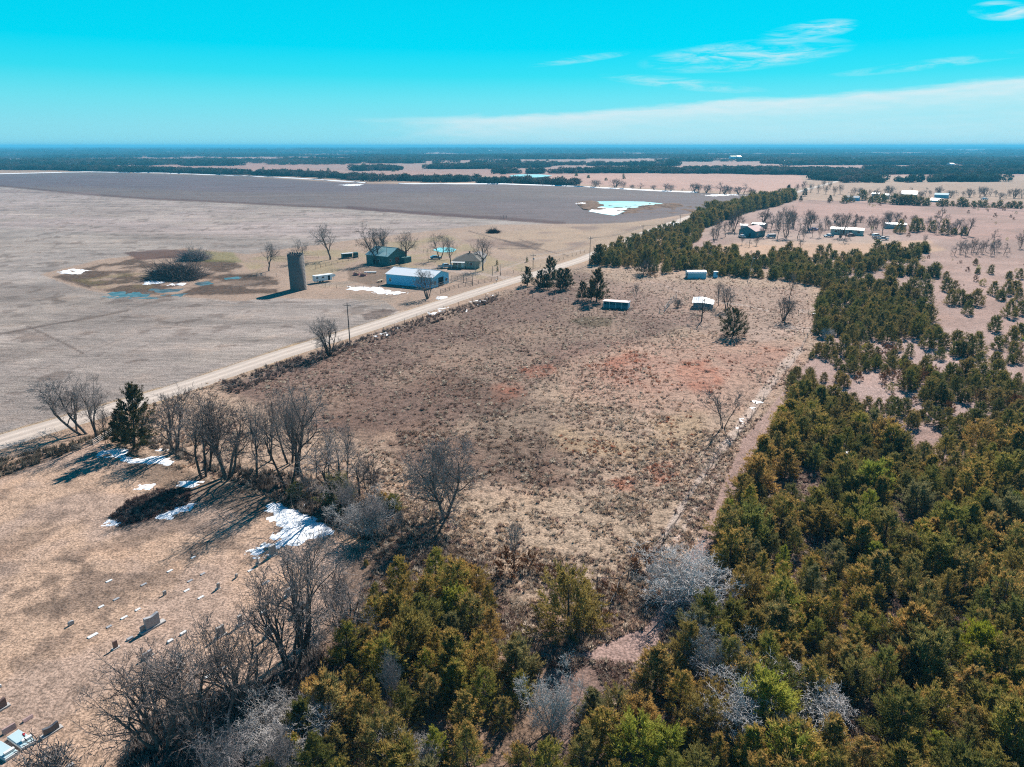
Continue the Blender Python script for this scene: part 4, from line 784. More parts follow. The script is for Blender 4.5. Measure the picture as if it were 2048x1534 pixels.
HAM = [(1580, 470, 436, 'slim grey tree between van and tall grey tree', .7), (1610, 480, 450, 'small leaning bare tree before the dense grey tree', .7), (1560, 458, 420, 'bare tree behind the tall grey one', .9), (1590, 455, 422, 'second bare tree behind the tall grey one', .9), (1545, 462, 428, 'thin bare tree behind the grey van', .8), (1655, 458, 430, 'bare tree behind the blue car', .8), (1712, 456, 428, 'bare tree behind the mobile home roof', .8), (1796, 446, 424, 'purple-grey tree behind the low pale shed', 1.), (1872, 468, 440, 'twiggy tree inside the cedar clump', 1.), (1902, 470, 444, 'second twiggy tree inside the cedar clump', 1.), (1926, 474, 448, 'low twiggy tree at the edge of the cedar clump', 1.1), (1470, 463, 416, 'tall bare tree left of the blue-green house', .8), (1461, 465, 430, 'slim bare tree left of the blue-green house', .6), (1438, 476, 436, 'pale bare tree at the edge of the cedar belt', .7), (1454, 474, 444, 'small bare tree behind the cedars left of the house', .8), (1431, 483, 455, 'low bare tree nearest the belt of cedars', .8),
  (1531, 454, 410, 'bare tree behind the red roof', .8), (1574, 475, 412, 'tall grey tree between the two trucks and the mobile home', .9), (1558, 477, 440, 'slim bare tree beside the parked truck', .7), (1528, 475, 446, 'bare tree right of the blue-green house', .7), (1502, 494, 478, 'small leafless orchard tree, left one', 1.), (1516, 491, 472, 'small leafless orchard tree, right one', 1.),
  (1487, 490, 470, 'tiny bare tree before the house', 1.), (1621, 461, 418, 'dense purple-grey tree left of the mobile home', .9), (1598, 477, 442, 'small crooked tree in the mobile home yard', .7), (1642, 475, 446, 'dark bare tree in front of the mobile home yard', .8), (1629, 474, 452, 'low bare tree by the purple pickup', .8), (1684, 475, 424, 'tall bare tree in front of the mobile home', .8), (1691, 485, 450, 'crooked bare tree right in front of the mobile home', .7),
  (1748, 466, 430, 'bare tree at the right end of the mobile home', .8), (1768, 472, 432, 'bare tree over the junk pile', .8), (1780, 455, 425, 'pale thin tree behind the junk pile', .6), (1881, 456, 412, 'tall forked pale tree on the open range', .8), (1860, 460, 432, 'bare tree left of the forked pale tree', .8), (1939, 471, 434, 'bushy bare tree at the right of the cedar clump', 1.1), (1915, 466, 436, 'bare tree over the cedar clump', 1.),
  (1994, 486, 458, 'small bare tree on the far right range', .8), (2044, 497, 466, 'bare tree cut by the right edge of the range', 1.), (1605, 500, 478, 'small bare tree above the cedar belt', 1.), (1580, 498, 482, 'tiny bare tree above the cedar belt', 1.), (1505, 520, 500, 'low bare tree inside the cedar belt', 1.), (1853, 488, 468, 'thin sapling on the bare range', .7)]
for i, (a, b_, c_, lab, wd) in enumerate(HAM): bare(['small', 'small2', 'tall', 'multi'][i % 4], a, b_, c_, lab, rs.uniform(0, 6), wd, 'bare trees around the distant houses')
for i, a in enumerate(np.linspace(1440, 1830, 24)): b0 = 452+8*math.sin(i*2.1); bare(['small', 'small2', 'multi2'][i % 3], a+rs.uniform(-6, 6), b0, b0-rs.uniform(14, 26), nth(i)+' grey bare tree from the left behind the distant houses', rs.uniform(0, 6), 1.1, 'grey trees behind the distant houses')
for i, a in enumerate(sorted([1915, 1923, 1938, 1950, 1958, 1966, 1975, 1983, 1992, 2001, 2010, 1944, 1930])):
    bare(['small', 'small2'][i % 2], a+rs.uniform(-3, 3), 511-(i % 3)*4, 484-(i % 3)*4, nth(i)+' pale slender tree from the left in the grove on the right range', rs.uniform(0, 6), .8, 'pale grove on the right range')
HEDGE = [(1161, 373, 15), (1147, 372, 9), (1193, 374.5, 14), (1202, 374, 12), (1234, 376, 17), (1250, 377.5, 13), (1268, 378, 8), (1283, 379, 12), (1311, 380, 9), (1335, 382, 14), (1345, 382.5, 12), (1368, 383, 7), (1390, 384.5, 17), (1401, 385, 14), (1416, 385.5, 15), (1443, 387.5, 21), (1452, 388, 16), (1463, 388, 13), (1480, 388.5, 14), (1491, 388, 19), (1505, 388.5, 10), (1512, 388, 8), (1532, 388, 6)]
for i, (a, b_, h) in enumerate(sorted(HEDGE)): bare(['multi2', 'small2', 'multi2', 'small'][i % 4], a, b_, b_-h*1.15, nth(i)+' bare tree from the left in the far hedge row beyond the dark field', rs.uniform(0, 6), 1.4, 'trees along the far hedge row')
i = 0
for a in np.linspace(1700, 2044, 34):
    if 1800 < a < 1850 and i % 2: i += 1; continue
    h = rs.uniform(11, 24); b_ = 392+rs.uniform(-4, 5)+(a-1700)*0.012
    bare(['small', 'small2', 'multi2'][i % 3], a+rs.uniform(-4, 4), b_, b_-h, nth(i)+' bare tree from the left in the row behind the farthest sheds', rs.uniform(0, 6), 1.0, 'bare row behind the farthest sheds'); i += 1
for i, (a, b_, h) in enumerate([(1597, 384, 17), (1610, 383, 22), (1625, 385, 19), (1640, 386, 18), (1655, 388, 17), (1672, 391, 20), (1684, 388, 20), (1663, 378, 17), (1650, 376, 18)]):
    bare('small2', a, b_, b_-h, nth(i)+' bare tree from the far crossroads', rs.uniform(0, 6), .9, 'bare trees by the far crossroads')
# dark leaning cedar on the verge and other single cedars
DC = [cedar_mesh('dark_cedar_crown', 160, 9.5, 6.5, 60, 26, leaf=.40, shape=.8, ragged=.9, mat=CEDD, low=.1), cedar_mesh('dark_cedar_crown', 161, 9.0, 6.4, 62, 28, leaf=.40, shape=.7, ragged=.6, mat=CEDD, low=.12), cedar_mesh('dark_cedar_crown', 162, 7.0, 7.6, 70, 28, leaf=.34, shape=.5, ragged=.4, mat=CEDD, low=.08)]
DT = trunk_mesh('dark_cedar_trunk', 61, 9.0, 0.22)
def cedar(px, yb, yt, label, k=1, wide=1.0, rz=0.0, group='single cedars', mesh=None, h0=None, tilt=None):
    h = hgt(px, yb, yt); h0 = (9.5, 9.0, 7.0)[k] if h0 is None else h0; s = h/h0; x, y = at(px, yb)
    e = plant('cedar_tree', [('crown', mesh or DC[k]), ('trunk', DT)], (x, y, 0), label, 'cedar', group, rz, (s*wide, s*wide, s))
    e.children[-1].scale = (h0/9.5,)*3
    if tilt: e.rotation_euler = (tilt[0], tilt[1], rz)
    return e
cedar(272, 895, 768, 'dark ragged cedar leaning on the roadside by the bare trees', 0, 1.0, .5, tilt=(0, 0.12))
cedar(250, 885, 815, 'lower dark cedar bough beside the ragged leaning one', 0, 1.2, 2.5)
cedar(1138, 1258, 1140, 'single bushy green cedar at the fence corner', 1, 1.0, 0, mesh=CED[5][0], h0=CED[5][2])
cedar(1172, 1236, 1158, 'rust-tipped cedar half behind the fence corner one', 1, 1.0, 0, mesh=CED[4][0], h0=CED[4][2])
cedar(1469, 672, 617, 'round dark cedar alone in the middle of the pasture', 2, 1.0, 1.0)
for a, b_, c_, lab, w_ in [(1058, 571, 533, 'left dark cedar of the roadside group', 1.), (1083, 578, 540, 'front dark cedar of the roadside group', 1.), (1103, 566, 513, 'tallest dark cedar of the roadside group', .95), (1124, 580, 536, 'second front dark cedar of the roadside group', 1.), (1137, 577, 536, 'right dark cedar of the roadside group', 1.), (1098, 578, 548, 'small cedar between the front roadside ones', 1.),
   (1167, 600, 562, 'lower cedar left of the tall pyramid one', .9), (1196, 604, 537, 'tall pyramid-shaped cedar before the low blue shelter', .95), (1186, 600, 560, 'small cedar against the tall pyramid one', .8)]:
    cedar(a, b_, c_, lab, 1, w_, rs.uniform(0, 6), 'dark cedars between road and low shelter')
(e_) = bare('broad2', 1289, 551, 512, 'crooked dark trunk under an evergreen crown', 1, .8, 'single cedars'); cedar(1295, 547, 503, 'dark evergreen crown on a crooked forked trunk', 2, .8, 0)
for a, b_, c_, lab in [(1199, 528, 488, 'dark pointed cedar at the near end of the belt by the pole'), (1586, 402, 385, 'dark round cedar at the far crossroads'), (1605, 402, 391, 'small cedar standing alone past the crossroads'), (1663, 405, 390, 'round cedar at the edge of the far range'), (1580, 386, 369, 'cedar on the far road bend'), (1613, 392, 376, 'cedar right of the far road')]: cedar(a, b_, c_, lab, 1, 1.1, rs.uniform(0, 6))
for i, (a, b_, h) in enumerate([(1692, 406, 15), (1705, 404, 13), (1728, 400, 20), (1745, 405, 12), (1756, 404, 14), (1768, 406, 18), (1792, 408, 20), (1803, 409, 18), (1812, 409, 19), (1822, 409, 20), (1833, 410, 18), (1845, 411, 17), (1857, 411, 15), (1884, 412, 15), (1895, 412, 13), (1908, 412, 10), (1925, 413, 18), (1934, 413, 14), (1950, 414, 12), (1962, 414, 13), (1973, 415, 14), (1990, 415, 10), (2003, 416, 15), (2020, 416, 12), (2030, 416, 14), (2042, 417, 14)]):
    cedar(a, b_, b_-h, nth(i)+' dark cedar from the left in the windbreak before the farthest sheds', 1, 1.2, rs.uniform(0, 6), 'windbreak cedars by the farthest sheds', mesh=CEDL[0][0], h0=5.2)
for a, b_, h, lab in [(597, 998, 32, 'low yellow-green cedar at the snow patch edge'), (768, 1015, 28, 'small green cedar in the grey brush'), (790, 1020, 30, 'small ragged cedar at the end of the tree line'), (680, 1010, 60, 'dark cedar inside the bare tree line'), (735, 1130, 10, 'tiny cedar seedling by the clump')]:
    cedar(a, b_, b_-h, lab, 1, 1.0, rs.uniform(0, 6), mesh=CED[3][0], h0=CED[3][2])
for a, b_, h, lab in [(1060, 1135, 28, 'small green-and-rust shrub by the bare sapling'), (1018, 1145, 42, 'dark russet shrub beside the bare sapling'), (1289, 1135, 38, 'rust-tipped shrub on the fence line'), (1085, 1150, 20, 'russet shrub left of the corner cedar'), (1108, 1155, 22, 'russet shrub behind the corner cedar'), (1148, 1160, 16, 'low russet shrub right of the corner cedar'),
   (1211, 1188, 22, 'brown dead shrub inside the fence corner'), (1241, 1200, 26, 'brown weeds at the gate post'), (1217, 1240, 18, 'small russet weed clump below the fence'), (1272, 1145, 14, 'low brown weeds along the fence line'), (1576, 520, 14, 'x'), (1305, 553, 11, 'red leafless shrub under the crooked evergreen')]:
    if lab == 'x': continue
    x, y = at(a, b_); s = hgt(a, b_, b_-h)/1.6
    plant('russet_shrub', [('crown', REDS[a % 2])], (x, y, 0), lab, 'shrub', 'russet shrubs', rs.uniform(0, 6), (s*(2.0 if a == 1305 else 1.1), s*1.1, s))
# one bright young cedar
x, y = at(1957, 1318); _m = foliage_mat('bright_cedar_foliage', [(0.0, (0.30, 0.32, 0.03)), (1.0, (0.34, 0.36, 0.04))], [(0.42, 0.36, .04), (0.5, 0.44, .05), (0.45, 0.4, .05)])
_c = cedar_mesh('cedar_crown', 177, 3.6, 4.0, 60, 24, leaf=0.29, shape=.6, mat=_m); plant('cedar_tree', [('crown', _c), ('trunk', DT)], (x, y, 0), 'bright yellow-green cedar among the olive ones at the right', 'cedar', 'single cedars', 0, 1.0).children[-1].scale = (.36, .36, .36)
for a, b_, lab in [(998, 543, 'small dark yard cedar nearest the gate'), (997, 530, 'small dark yard cedar behind the gate one'), (1057, 524, 'little cedar by the roadside pole')]:
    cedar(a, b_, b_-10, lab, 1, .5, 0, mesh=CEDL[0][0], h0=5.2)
# little cedars dotted over the right-hand range
n = 1500; a = rs.uniform(1450, 2500, n); b_ = 410+rs.rand(n)**1.3*430
ok = (fbm(a, b_*2, 0.012, 3, 9) > 0.47) & ((a > 1700) | (b_ < 440)); keepp = [(p_, q_) for p_, q_, k in zip(a, b_, ok) if k and not inpoly(np.array([p_]), np.array([q_]), STRIP_C)[0]]
A = np.array([(*at(p_, q_), 0) for p_, q_ in keepp]); sz = rs.uniform(.3, 1.0, len(A))**1.6*1.5
scatter('cedar_seedlings', A, rs.uniform(0, 6.28, len(A)), sz, [c[0] for c in CEDS]+REDS, 'tiny cedar seedlings sprinkled over the open range')
# ------------------------------------------------------------------ grass tufts and weeds of the rough pasture
def tuft_mesh(name, seed, n, h, w, lean):
    r = np.random.RandomState(seed); a = r.uniform(0, 6.28, n); R0 = w*0.35*r.rand(n)**.5; P = np.stack([np.cos(a)*R0, np.sin(a)*R0, np.zeros(n)], 1)
    D = np.stack([np.cos(a)*lean*r.rand(n)+r.normal(0, .2, n), np.sin(a)*lean*r.rand(n)+r.normal(0, .2, n), np.ones(n)], 1); D /= np.linalg.norm(D, axis=1)[:, None]
    L = h*r.uniform(.5, 1.15, n); sd = np.stack([-np.sin(a+r.normal(0, 1, n)), np.cos(a+r.normal(0, 1, n)), np.zeros(n)], 1)*(0.035+0.03*r.rand(n))[:, None]
    V = np.stack([P-sd, P+sd, P+D*L[:, None]], 1).reshape(-1, 3); return mesh_np(name, V, np.arange(len(V)).reshape(-1, 3))
m, t, o = newmat('dry_stems'); ta = attr(t, 'tint', 'INSTANCER').outputs['Vector']; oi = N(t, 'ShaderNodeObjectInfo')
cc = N(t, 'ShaderNodeVectorMath', operation='SCALE'); t.links.new(ta, cc.inputs[0]); t.links.new(M(t, 'ADD', 0.7, M(t, 'MULTIPLY', oi.outputs['Random'], 0.6)), cc.inputs['Scale'])
d = N(t, 'ShaderNodeBsdfDiffuse'); tr = N(t, 'ShaderNodeBsdfTranslucent'); mx = N(t, 'ShaderNodeMixShader'); mx.inputs[0].default_value = 0.5
t.links.new(cc.outputs[0], d.inputs[0]); t.links.new(cc.outputs[0], tr.inputs[0]); t.links.new(d.outputs[0], mx.inputs[1]); t.links.new(tr.outputs[0], mx.inputs[2]); t.links.new(mx.outputs[0], o.inputs[0]); STEM = m
TUF = [tuft_mesh('tuft', 300+i, 26, h, w, l) for i, (h, w, l) in enumerate([(.45, .5, 1.0), (.65, .6, .7), (.35, .7, 1.6), (.8, .5, .5)])]
for me in TUF: me.materials.append(STEM)
def ground_tone(px, py):
    """albedo and clumpiness of the ground under these pixels, from the painted sheet"""
    xy = np.array([at(a, b_) for a, b_ in zip(px, py)]); r = np.hypot(xy[:, 0], xy[:, 1]); az_ = np.arctan2(xy[:, 0], xy[:, 1])
    i = np.clip(np.searchsorted(rad, r), 0, nR-1); j = np.clip(np.searchsorted(azs, az_), 0, nA-1); k = i*nA+j; return xy, colr[k], clump[k]
n = 170000; a = rs.uniform(-20, 2080, n); b_ = 540+(rs.rand(n)**1.15)*1000
XY, tone, cl_ = ground_tone(a, b_)
inp = inpoly(a, b_, PAST) | inpoly(a, b_, [(230, 850), (250, 905), (700, 1060), (760, 1120), (640, 1350), (300, 1534), (700, 1534), (1000, 1300), (1150, 1350), (1400, 1050), (1640, 690), (2048, 700), (2048, 1534), (2048, 1534), (1300, 1534), (1000, 1000), (400, 800)])
patch = fbm(XY[:, 0], XY[:, 1], 0.25, 3, 21); patch2 = fbm(XY[:, 0], XY[:, 1], 0.8, 2, 25)
patch3 = fbm(XY[:, 0], XY[:, 1], 0.05, 3, 27); ok = inp & (rs.rand(n) < np.clip((patch*0.5+patch2*0.5+patch3*0.7-0.68)*5, 0.03, 1)) & (cl_ > 0.55)
XY, tone = XY[ok], tone[ok]; n = len(XY); u = rs.rand(n); br = np.array([0.115, 0.078, 0.066]); pl = np.array([0.36, 0.30, 0.24]); rd = np.array([0.20, 0.085, 0.05])
redness = (tone[:, 0]/(tone[:, 2]+1e-4) > 2.15)
tn = np.where((u < 0.42)[:, None], tone*rs.uniform(.9, 1.5, (n, 1)), np.where((u < 0.66)[:, None], br*rs.uniform(1.2, 2.8, (n, 1)), pl*rs.uniform(.9, 1.6, (n, 1))))
tn = np.where((redness & (rs.rand(n) < 0.35))[:, None], rd*rs.uniform(1.0, 2.2, (n, 1)), tn)
A = np.concatenate([XY, np.zeros((n, 1))], 1); sz = (np.stack([rs.uniform(.4, 1.2, n)]*2+[rs.uniform(.2, .75, n)], 1)*rs.uniform(.5, 1.2, (n, 1)))*(0.7+0.6*patch[ok]*1.2)[:, None]
scatter('dry_grass', A, rs.uniform(0, 6.28, n), sz, TUF, 'dead grass and brown weed stems covering the rough pasture', tn)
# brush on the weed heap and under the cemetery trees
def brushy(name, P, n, tints, size, label):
    q = [at(*p) for p in P]; xs = [p[0] for p in q]; ys = [p[1] for p in q]; x = rs.uniform(min(xs), max(xs), n); y = rs.uniform(min(ys), max(ys), n); px, py = proj(x, y); ok = inpoly(px, py, P)
    A = np.stack([x[ok], y[ok], np.zeros(ok.sum())], 1); k = ok.sum(); tt = np.array(tints)[rs.randint(0, len(tints), k)]*rs.uniform(.7, 1.3, (k, 1))
    scatter(name, A, rs.uniform(0, 6.28, k), size*rs.uniform(.6, 1.3, k), TUF, label, tt)
brushy('weed_heap', [(222, 1035), (260, 1000), (320, 978), (385, 978), (380, 1005), (320, 1030), (250, 1050)], 900, [(.09, .058, .055), (.15, .095, .085), (.26, .20, .17)], .7, 'low heap of dark dead weeds on the cemetery lawn')
brushy('tree_line_brush', [(250, 880), (330, 900), (520, 985), (640, 1040), (760, 1090), (800, 1060), (740, 1000), (600, 950), (440, 930), (330, 880)], 5200, [(.14, .11, .095), (.24, .20, .17), (.09, .07, .06)], 1.2, 'dry brush and weeds under the tree line')
brushy('corner_brush', [(230, 1560), (300, 1440), (400, 1400), (520, 1370), (640, 1300), (660, 1400), (600, 1600), (250, 1700)], 6500, [(.14, .11, .10), (.24, .20, .18), (.08, .065, .06), (.34, .30, .27)], 1.3, 'tangled dry brush under the lower cemetery trees')
brushy('ditch_weeds', [(-20, 925), (150, 885), (235, 850), (240, 868), (150, 905), (-20, 960)], 700, [(.10, .08, .06), (.20, .16, .12)], 1.2, 'dark roadside weeds along the ditch')
brushy('verge_weeds', [(440, 765), (700, 684), (860, 632), (1000, 590), (1000, 600), (860, 650), (700, 700), (470, 790)], 5200, [(.115, .08, .075), (.20, .15, .13), (.07, .055, .05)], 1.25, 'brown roadside weeds along the fence')
# ------------------------------------------------------------------ far woods
def clumps(name, seed, w, d, h, n, mat):
    r = np.random.RandomState(seed); k = max(3, int(w/7)); V = []
    for i in range(k):
        cx = (i+.5)/k*w-w/2+r.normal(0, 2); hh = h*r.uniform(.6, 1.1); cy = r.uniform(-d/2, d/2); m_ = n//k; u = r.normal(0, 1, (m_, 3)); u /= np.linalg.norm(u, axis=1)[:, None]; u *= r.uniform(.6, 1, (m_, 1))
        P = u*np.array([w/k*0.75, d*.35, hh*.5])+np.array([cx, cy, hh*.5]); s = r.uniform(.9, 2.1, m_)[:, None]; a1 = r.normal(0, 1, (m_, 3)); a2 = r.normal(0, 1, (m_, 3)); a1 /= np.linalg.norm(a1, axis=1)[:, None]; a2 /= np.linalg.norm(a2, axis=1)[:, None]
        V.append(np.stack([P, P+a1*s, P+a2*s], 1).reshape(-1, 3))
    V = np.concatenate(V); V[:, 2] = np.maximum(V[:, 2], 0); tip = np.clip(V[:, 2]/h, 0, 1); me = mesh_np(name, V, np.arange(len(V)).reshape(-1, 3), False, {'tip': tip*0.8}); me.materials.append(mat); return me
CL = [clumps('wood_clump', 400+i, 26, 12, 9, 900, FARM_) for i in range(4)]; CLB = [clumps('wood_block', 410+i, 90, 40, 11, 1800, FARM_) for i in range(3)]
def wood(name, bands, label, protos, dens, smin=.7, smax=1.15, gap=0.0):
    pts = []
    for P in bands:
        q = [at(*p) for p in P]; xs = [p[0] for p in q]; ys = [p[1] for p in q]; Aa = (max(xs)-min(xs))*(max(ys)-min(ys)); n = int(min(Aa*dens, 60000)); x = rs.uniform(min(xs), max(xs), n); y = rs.uniform(min(ys), max(ys), n)
        px, py = proj(x, y); ok = inpoly(px, py, P) & (px > -120) & (px < 2170); g = fbm(x, y, 1/160., 3, 33); g2 = fbm(x/2.6, y, 1/520., 3, 37); ok &= (rs.rand(n) < np.clip((g-0.25)*5, .1, 1)) & (g2 > gap); pts.append(np.stack([x[ok], y[ok]], 1))
    p = np.concatenate(pts); rs.shuffle(p); p = p[:9000]; A = np.concatenate([p, terrain(p[:, 0], p[:, 1])[:, None]-0.3], 1)
    scatter(name, A, rs.normal(0, .35, len(A)), rs.uniform(smin, smax, len(A)), protos, label)
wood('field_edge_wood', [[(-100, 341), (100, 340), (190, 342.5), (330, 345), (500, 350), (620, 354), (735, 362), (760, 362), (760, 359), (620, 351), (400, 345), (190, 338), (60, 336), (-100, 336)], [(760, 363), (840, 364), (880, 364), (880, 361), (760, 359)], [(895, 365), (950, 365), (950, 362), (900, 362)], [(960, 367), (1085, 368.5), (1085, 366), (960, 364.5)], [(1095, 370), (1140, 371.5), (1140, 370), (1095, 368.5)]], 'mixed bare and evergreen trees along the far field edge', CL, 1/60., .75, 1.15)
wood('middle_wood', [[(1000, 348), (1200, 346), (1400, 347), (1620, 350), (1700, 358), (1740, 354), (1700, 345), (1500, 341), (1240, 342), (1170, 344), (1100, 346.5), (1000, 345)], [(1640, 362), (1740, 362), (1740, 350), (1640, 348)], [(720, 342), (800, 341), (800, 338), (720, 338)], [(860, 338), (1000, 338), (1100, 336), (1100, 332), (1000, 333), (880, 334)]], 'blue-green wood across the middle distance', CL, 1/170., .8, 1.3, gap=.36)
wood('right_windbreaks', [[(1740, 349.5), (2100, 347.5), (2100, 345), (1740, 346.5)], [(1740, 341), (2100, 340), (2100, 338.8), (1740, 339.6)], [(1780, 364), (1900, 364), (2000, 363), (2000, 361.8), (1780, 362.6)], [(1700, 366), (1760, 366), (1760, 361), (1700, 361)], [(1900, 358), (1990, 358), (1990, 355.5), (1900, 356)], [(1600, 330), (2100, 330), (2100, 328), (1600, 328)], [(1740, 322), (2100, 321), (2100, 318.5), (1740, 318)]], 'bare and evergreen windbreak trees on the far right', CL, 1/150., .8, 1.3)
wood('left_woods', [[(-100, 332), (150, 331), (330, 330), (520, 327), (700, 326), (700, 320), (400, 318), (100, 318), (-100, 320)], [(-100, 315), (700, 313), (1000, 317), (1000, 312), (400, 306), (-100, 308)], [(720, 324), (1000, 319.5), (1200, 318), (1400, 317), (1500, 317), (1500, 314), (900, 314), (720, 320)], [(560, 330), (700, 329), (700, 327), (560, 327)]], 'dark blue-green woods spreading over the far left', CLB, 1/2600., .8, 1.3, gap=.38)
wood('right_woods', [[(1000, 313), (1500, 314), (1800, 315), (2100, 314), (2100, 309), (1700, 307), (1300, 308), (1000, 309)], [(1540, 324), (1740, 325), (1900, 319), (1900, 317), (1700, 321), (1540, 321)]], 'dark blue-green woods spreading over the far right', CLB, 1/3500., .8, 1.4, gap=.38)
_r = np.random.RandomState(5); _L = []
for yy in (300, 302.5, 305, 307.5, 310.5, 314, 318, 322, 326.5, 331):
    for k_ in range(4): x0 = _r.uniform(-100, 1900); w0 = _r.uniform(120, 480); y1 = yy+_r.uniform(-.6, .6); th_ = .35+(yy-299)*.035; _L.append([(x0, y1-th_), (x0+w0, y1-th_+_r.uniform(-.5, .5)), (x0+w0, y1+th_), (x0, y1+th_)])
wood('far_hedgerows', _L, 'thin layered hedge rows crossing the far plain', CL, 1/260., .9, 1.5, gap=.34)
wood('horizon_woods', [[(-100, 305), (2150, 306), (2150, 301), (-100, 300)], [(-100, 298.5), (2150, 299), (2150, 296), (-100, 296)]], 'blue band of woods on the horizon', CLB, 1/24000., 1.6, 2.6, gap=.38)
for i, (a, b_) in enumerate([(705, 340), (660, 341), (540, 350), (790, 343), (530, 339), (620, 342), (730, 332), (850, 335), (1070, 330), (1098, 322), (1180, 356), (1156, 352), (1250, 353), (1215, 361), (1251, 358), (1128, 357)]):
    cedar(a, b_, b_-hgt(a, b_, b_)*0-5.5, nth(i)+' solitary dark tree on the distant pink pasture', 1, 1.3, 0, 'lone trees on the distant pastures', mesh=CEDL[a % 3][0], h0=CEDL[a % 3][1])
# ------------------------------------------------------------------ buildings
WHITE = surf('white_metal_blue_shade', (0.10, 0.52, 0.78), .12, .6, .45, .4, ribs=(0, .6, .03), c2=(.08, .42, .62))  # white metal; the blue of its skylit shaded walls is put into the colour
WROOF = surf('white_metal_roof', (0.80, 0.81, 0.82), .15, .5, .4, .4, ribs=(0, .6, .04), c2=(.62, .62, .60))
TEALW = surf('teal_board_wall', (0.05, 0.16, 0.16), .3, .8, .7, .3, ribs=(0, .4, .03), c2=(.03, .10, .10))
TEALR = surf('weathered_teal_roof', (0.20, 0.40, 0.42), .5, .25, .5, .4, ribs=(0, .7, .05), c2=(.45, .52, .50))
TANW = surf('tan_siding', (0.36, 0.33, 0.27), .25, 1.2, .75, .2, ribs=(2, .25, .02))
PINKW = surf('pale_pinkish_siding', (0.40, 0.35, 0.33), .25, 1.2, .75, .2, ribs=(2, .25, .02))
SHING = surf('brown_shingles', (0.16, 0.145, 0.125), .4, 2.5, .9, .2, ribs=(1, .35, .03))
REDR = surf('faded_red_roof', (0.45, 0.26, 0.24), .3, .7, .7, .2, ribs=(0, .6, .03), c2=(.5, .38, .35))
BLUEW = surf('blue_green_wall', (0.06, 0.21, 0.25), .25, .8, .7, .3, ribs=(0, .3, .02))
BLUEM = surf('blue_sheet_metal', (0.20, 0.52, 0.66), .25, .8, .5, .3, ribs=(0, .5, .03), c2=(.14, .36, .46))
TIN = surf('old_tin', (0.52, 0.53, 0.54), .4, .8, .5, .5, ribs=(0, .4, .03), c2=(.30, .28, .27))
WOOD = surf('grey_weathered_wood', (0.16, 0.13, 0.115), .4, 2.0, .9, .2)
DARKW = surf('dark_interior', (0.02, 0.022, 0.025), .3, 1, .9, .1)
GLASS = surf('window_glass', (0.03, 0.04, 0.05), .1, 1, .12, .6)
TRIM = surf('white_trim', (0.72, 0.72, 0.70), .15, 2, .6, .3)
CONC = surf('silo_concrete', (0.17, 0.155, 0.15), .35, .5, .9, .15, c2=(.09, .08, .078), bump=.03)
STEEL = surf('galvanised_steel', (0.42, 0.43, 0.44), .3, 3, .5, .5)
RUST = surf('rusty_steel', (0.22, 0.09, 0.06), .4, 4, .8, .2)
GREENB = surf('pale_green_metal', (0.42, 0.50, 0.46), .25, .5, .6, .3, ribs=(0, .6, .03))
def frame_at(A, B):
    a = at3(*A); b = at3(*B); d = b-a; return a, math.atan2(d.y, d.x), d.length
def slab_roof(name, parent, mat, L, D, h, rise, ov=.35, th=.10, axis='x', y0=0.0):
    """two slopes, each its own part"""
    for sgn in (0, 1):
        mb = MB()
        if axis == 'x':
            ya, yb_ = (-ov, D/2) if sgn == 0 else (D+ov, D/2); za = h-ov*rise/(D/2); zb = h+rise
            mb.prism([(0, 0), (1, 0), (1, 1), (0, 1)], 0, 1); mb.V = []; mb.F = []
            q = [(-ov, ya, za), (L+ov, ya, za), (L+ov, yb_, zb), (-ov, yb_, zb)]
        else:
            xa, xb_ = (-ov, L/2) if sgn == 0 else (L+ov, L/2); za = h-ov*rise/(L/2); zb = h+rise
            q = [(xa, -ov, za), (xb_, -ov, zb), (xb_, D+ov, zb), (xa, D+ov, za)]
        vs = [(x, y+y0, z) for x, y, z in q]+[(x, y+y0, z+th) for x, y, z in q]
        mb.add(vs, [(0, 1, 2, 3), (7, 6, 5, 4), (0, 4, 5, 1), (1, 5, 6, 2), (2, 6, 7, 3), (3, 7, 4, 0)]); mb.build(name, mat, parent)
def gable_walls(parent, mat, L, D, h, rise, axis='x', name='wall'):
    mb = MB(); c = [(0, 0), (L, 0), (L, D), (0, D)]
    if axis == 'x':
        mb.add([(0,0,-.2),(L,0,-.2),(L,0,h),(0,0,h)], [(0,1,2,3)]); mb.build(name, mat, parent)
        mb = MB(); mb.add([(0,D,-.2),(L,D,-.2),(L,D,h),(0,D,h)], [(3,2,1,0)]); mb.build(name, mat, parent)
        for x in (0, L): mb = MB(); mb.add([(x,0,-.2),(x,D,-.2),(x,D,h),(x,D/2,h+rise-.02),(x,0,h)], [(0,1,2,3,4)]); mb.build(name, mat, parent)
    else:
        for y in (0, D): mb = MB(); mb.add([(0,y,-.2),(L,y,-.2),(L,y,h),(L/2,y,h+rise-.02),(0,y,h)], [(0,1,2,3,4)]); mb.build(name, mat, parent)
        for x in (0, L): mb = MB(); mb.add([(x,0,-.2),(x,D,-.2),(x,D,h),(x,0,h)], [(0,1,2,3)]); mb.build(name, mat, parent)
